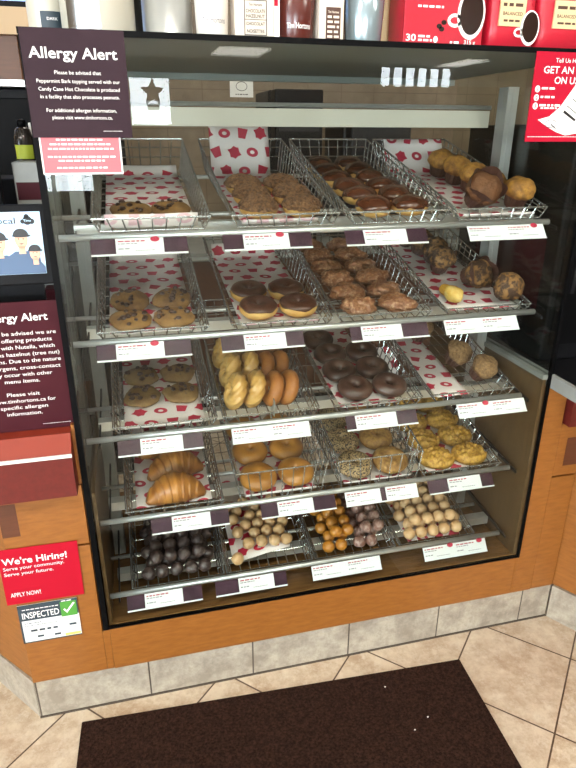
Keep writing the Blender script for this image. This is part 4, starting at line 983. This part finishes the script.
t = thing('brown_canister', 'narrow brown canister half hidden behind the blue tumbler', 'canister', (0.602, 0.125, RZ)); MB().lathe([(0.028, 0), (0.028, 0.15), (0.024, 0.155)], 28).build('body', 'tumbler_brown', t, smooth=True)
tumbler('tumbler', 0.650, 0.06, 0.037, 0.047, 0.18, 'tumbler_blue', 'pale metallic blue tumbler beside the red coffee box', 'tumbler')
t = thing('coffee_pouch', 'tan coffee pouch tucked behind the blue tumbler', 'coffee pack', (0.672, 0.115, RZ)); MB().box(0, 0.07, 0, 0.05, 0, 0.16, 0.006).build('pouch', 'pack_cream', t)
def cup_picture(parent, x, z, s, y=-0.0008):
    b = MB(); b.disc(x, z, 0.030 * s, 0.044 * s, y, 28); b.build('printed_cup', 'ink_white', parent)
    b = MB(); b.ringflat(x - 0.034 * s, z - 0.012 * s, 0.016 * s, 0.012 * s, 0.006 * s, y, 20); b.build('printed_handle', 'ink_white', parent)
    b = MB(); b.disc(x + 0.001, z + 0.002 * s, 0.025 * s, 0.038 * s, y - 0.0004, 28); b.build('printed_coffee', 'coffee_dark', parent)
t = thing('coffee_pod_box', 'red box of coffee pods with a cup picture and count', 'box', (0.721, 0.018, RZ)); MB().box(0, 0.178, 0, 0.08, 0, 0.13, 0.0015).build('box', 'pack_red', t)
cup_picture(t, 0.148, 0.058, 1.05)
b = MB(); y = -0.0008; b.text('30', 0.006, 0.006, 0.0125, 0.022, y, 'L', 0.02); b.build('count_lettering', 'ink_white', t); b = MB(); b.text('315 g', 0.150, 0.0035, 0.0075, 0.026, y, 'C', 0.015); b.build('weight_lettering', 'ink_white', t); b = MB(); b.dashes(0.033, 0.066, 0.013, 0.004, y, 70); b.dashes(0.033, 0.066, 0.006, 0.004, y, 71); b.disc(0.072, 0.010, 0.005, 0.006, y); b.build('count_caption', 'ink_white', t); b = MB(); b.dashes(0.105, 0.130, 0.004, 0.004, y, 72); b.build('weight_caption', 'ink_white', t); b = MB(); b.dashes(0.028, 0.085, 0.066, 0.004, y, 73); b.build('small_print', 'ink_white', t)
b = MB()
for x, z in ((0.078, 0.034), (0.088, 0.041), (0.084, 0.029)): b.disc(x, z, 0.006, 0.0045, y, 14)
b.build('printed_beans', 'coffee_dark', t)
def coffee_bag(x, y0, w, label, word, zl, cx):
    t = thing('coffee_bag', label, 'coffee pack', (x, y0, RZ)); b = MB(); n = 12; h = 0.17
    rows = []
    for zf in (0, 0.03, 0.25, 0.6, 0.85, 1.0):
        d = 0.034 * (1 - 0.55 * zf ** 2) * (0.75 if zf == 0 else 1); row = []
        for k in range(24):
            a = 2 * math.pi * k / 24; ca, sa = math.cos(a), math.sin(a)
            row.append((w / 2 + w / 2 * math.copysign(abs(ca) ** 0.35, ca), 0.035 + d * math.copysign(abs(sa) ** 0.6, sa), zf * h))
        rows.append(row)
    V = b.grid(rows, closed_v=True); b._f(V[0][::-1]); b._f(V[-1]); b.build('pouch', 'pack_red', t, smooth=True)
    lb = MB().box(cx - 0.03, cx + 0.03, -0.0008, 0.003, 0.040, 0.092).build('label', 'pack_cream', t)
    bb = MB(); bb.dashes(cx - 0.024, cx + 0.022, 0.076, 0.006, -0.0014, int(x * 100)); bb.text('BALANCED', cx, 0.060, 0.0065, 0.046, -0.0014, 'C', 0.01); bb.dashes(cx - 0.02, cx + 0.024, 0.048, 0.004, -0.0014, int(x * 100) + 1); bb.build('lettering', 'brown_label', lb)
    bb = MB(); bb.text(word, cx, zl, 0.018, 0.065, -0.0010, 'C', 0.02); bb.build('brand_lettering', 'ink_white', t)
    return t
t = coffee_bag(0.9165, 0.018, 0.112, 'red coffee bag with a cup picture beside the pod box', 'Tim Hortons', 0.102, 0.048); cup_picture(t, 0.092, 0.038, 0.75, -0.002)
t = coffee_bag(1.034, 0.018, 0.125, 'red coffee bag with cream label at the end of the case top', 'Tim Hortons', 0.104, 0.06)

# ------------------------------------------------------------------ behind the counter
t = thing('equipment_stand', 'black equipment stand behind the tablet', 'stand', (-0.30, 0.46, 0.5755)); MB().box(-0.3, 0.25, 0.0, 0.16, 0, 0.50, 0.004).build('housing', 'black_plastic', t)
MB().box(-0.28, 0.23, -0.004, 0.0, 0.05, 0.2).build('door', 'dark_metal', t)
t = thing('bottle', 'dark bottle with a green label behind the tablet', 'bottle', (-0.094, 0.50, 1.0765)); MB().lathe([(0.023, 0), (0.025, 0.003), (0.025, 0.09), (0.018, 0.115), (0.009, 0.122)], 28).build('body', 'bottle_dark', t, smooth=True)
MB().lathe([(0.011, 0.120), (0.011, 0.136), (0.004, 0.139)], 20).build('cap', 'black_trim', t, smooth=True); curved_label(t, 0.0254, -0.025, 0.025, 0.045, 0.078, 'label_green')
t = thing('cup_sleeve', 'white paper cup stack beside the green label bottle', 'cup', (-0.062, 0.545, 1.0765)); MB().lathe([(0.017, 0), (0.022, 0.13), (0.02, 0.131)], 28).build('sleeve', 'paper_white', t, smooth=True)
t = thing('metal_box', 'grey metal box between the tablet and the glass', 'box', (-0.105, 0.32, 0.5755)); MB().box(0, 0.075, 0, 0.08, 0, 0.545, 0.003).build('body', 'grey_panel', t); MB().box(0.004, 0.071, -0.001, 0, 0.46, 0.5).build('red_stripe', 'plum_notice', t)
t = thing('till_monitor', 'small blue lit till screen edge beside the bottle', 'monitor', (-0.29, 0.30, 0.98), (0, 0, R(-12))); MB().box(0, 0.165, 0, 0.02, 0.0, 0.24, 0.004).build('housing', 'black_plastic', t); MB().box(0.008, 0.157, -0.001, 0, 0.03, 0.23).build('screen', 'screen_menu', t); MB().box(0.06, 0.11, 0.002, 0.018, -0.4045, 0.0).build('stand', 'black_plastic', t)
# wall cabinet with soffit and menu screen
t = thing('wall_cabinet', 'brown wall cabinet with metal underside behind the till', 'cabinet', (-1.3, 1.2, 1.33)); MB().box(0, 1.14, 0, 0.5, 0.02, 0.155, 0.003).build('body', 'brown_cabinet', t); MB().box(0, 1.145, -0.004, 0.5, 0, 0.02).build('underside', 'aluminium', t)
MB().box(0, 1.20, -0.02, 0.5, 0.155, 0.235).build('soffit', 'beige_panel', t)
t = thing('menu_screen', 'blue lit menu screen above the brown wall cabinet', 'screen', (-1.2, 1.22, 1.5655)); MB().box(0, 1.12, 0, 0.04, 0, 0.45, 0.004).build('housing', 'black_plastic', t); MB().box(0.02, 1.10, -0.002, 0, 0.022, 0.43).build('screen', 'screen_menu', t)
t = thing('backdrop_unit', 'tall black unit added as a dark backdrop under the brown wall cabinet', 'backdrop_unit', (-1.3, 1.26, FL)); MB().box(0, 1.46, 0, 0.44, 0, 1.59, 0.004).build('body', 'black_plastic', t); MB().box(0.02, 0.72, -0.012, 0, 0.1, 1.56, 0.003).build('door', 'black_trim', t); MB().box(0.74, 1.44, -0.012, 0, 0.1, 1.56, 0.003).build('door', 'black_trim', t)  # black unit added to darken the background behind the till end
for xx in (0.70, 0.76): MB().box(xx - 0.008, xx + 0.008, -0.04, -0.012, 0.7, 1.2, 0.003).build('handle', 'dark_metal', t)
# back counter and machines
t = thing('back_counter', 'dark back counter along the wall behind the case', 'counter', (0.2, 1.75, FL)); MB().box(0, 2.8, 0, 0.6, 0.1, 0.86).build('body', 'brown_cabinet', t); MB().box(-0.01, 2.81, -0.02, 0.6, 0.86, 0.90).build('top', 'grey_panel', t); MB().box(0.02, 2.78, 0.05, 0.6, 0, 0.1).build('plinth', 'black_plastic', t)
def brewer(x, w, h, label, m='black_plastic'):
    t = thing('coffee_brewer', label, 'coffee machine', (x, 1.80, 0.6355)); MB().box(0, w, 0.1, 0.42, 0, h, 0.01).build('body', m, t); MB().box(0.01, w - 0.01, 0.0, 0.1, h * 0.6, h, 0.008).build('head', m, t)
    MB().box(0.03, w - 0.03, -0.003, 0.0, h * 0.75, h * 0.9).build('control_panel', 'dark_metal', t); MB().lathe([(0.045, 0), (0.06, 0.02), (0.055, 0.12), (0.04, 0.14)], 24, w / 2, 0.05).build('pot', 'steel', t, smooth=True)
brewer(0.86, 0.26, 0.74, 'black coffee brewer on the back counter below the notices')
brewer(1.25, 0.34, 0.58, 'grey coffee brewer on the back counter beside the black one', 'dark_metal')
t = thing('coffee_urn', 'steel coffee urn on the back counter behind the muffins', 'urn', (1.95, 1.92, 0.6355)); MB().lathe([(0.09, 0), (0.10, 0.02), (0.10, 0.36), (0.07, 0.41), (0.02, 0.43)], 32).build('body', 'steel', t, smooth=True); MB().box(-0.012, 0.012, -0.14, -0.095, 0.05, 0.08).build('tap', 'black_plastic', t)
t = thing('notice_paper', 'white notice paper on the wall seen above the header bar', 'notice', (0.755, YB - 0.003, 1.365)); MB().box(0, 0.13, 0, 0.002, 0, 0.105).build('sheet', 'paper_white', t); b = MB(); b.ringflat(0.065, 0.055, 0.032, 0.024, 0.003, -0.0006); b.dashes(0.02, 0.11, 0.088, 0.008, -0.0006, 90); b.dashes(0.03, 0.1, 0.012, 0.005, -0.0006, 91); b.build('print', 'ink_black', t)
t = thing('notice_paper', 'grey notice strip with two dark pictures above the white notice', 'notice', (0.69, YB - 0.003, 1.475)); MB().box(0, 0.19, 0, 0.002, 0, 0.065).build('sheet', 'grey_panel', t); b = MB(); b.quad(0.075, 0.105, 0.01, 0.028, -0.0006); b.quad(0.14, 0.18, 0.008, 0.028, -0.0006); b.dashes(0.015, 0.08, 0.045, 0.008, -0.0006, 92); b.build('print', 'ink_black', t)
# inside the till end, seen through the side glass
t = thing('service_cabinet', 'grey metal service cabinet behind the till end of the case', 'cabinet', (-0.30, 0.72, FL)); MB().box(0, 0.26, 0, 0.5, 0, 1.30, 0.004).build('body', 'grey_panel', t); MB().box(0.01, 0.25, -0.004, 0, 0.85, 1.05).build('door', 'dark_metal', t); b = MB(); b.box(0.155, 0.17, -0.015, -0.004, 0.9, 1.0).build('handle', 'steel', t)
t = thing('cup_packet', 'red packet standing on the till counter against the side glass', 'packet', (-0.066, 0.24, 0.5755)); MB().box(0, 0.045, 0, 0.06, 0, 0.26, 0.006).build('packet', 'plum_notice', t); b = MB()
t2 = thing('paper_bag', 'crumpled white bag beside the red packet by the side glass', 'bag', (-0.032, 0.195, 0.5755)); P = lump(0.02, 0.03, 0.075, seed=4, amp=0.3, freq=40, seg=20, rings=14, flat=0.9); b = MB(); b.grid(P, closed_v=True); bmesh.ops.remove_doubles(b.bm, verts=b.bm.verts, dist=1e-5); b.build('bag', 'paper_white', t2)
# beyond the muffin end
t = thing('drinks_cooler', 'black cooler on the counter beyond the muffin end', 'cooler', (1.235, 0.10, 0.589)); MB().box(0, 0.6, 0, 0.52, 0, 0.62, 0.006).build('body', 'black_plastic', t); MB().box(0.02, 0.58, -0.006, 0, 0.05, 0.58).build('door', 'black_trim', t)
MB().box(0.04, 0.05, -0.03, -0.006, 0.2, 0.5).build('handle', 'dark_metal', t)
MB().box(-0.001, 0, 0.05, 0.4, 0.14, 0.34).build('red_panel', 'plum_notice', t)
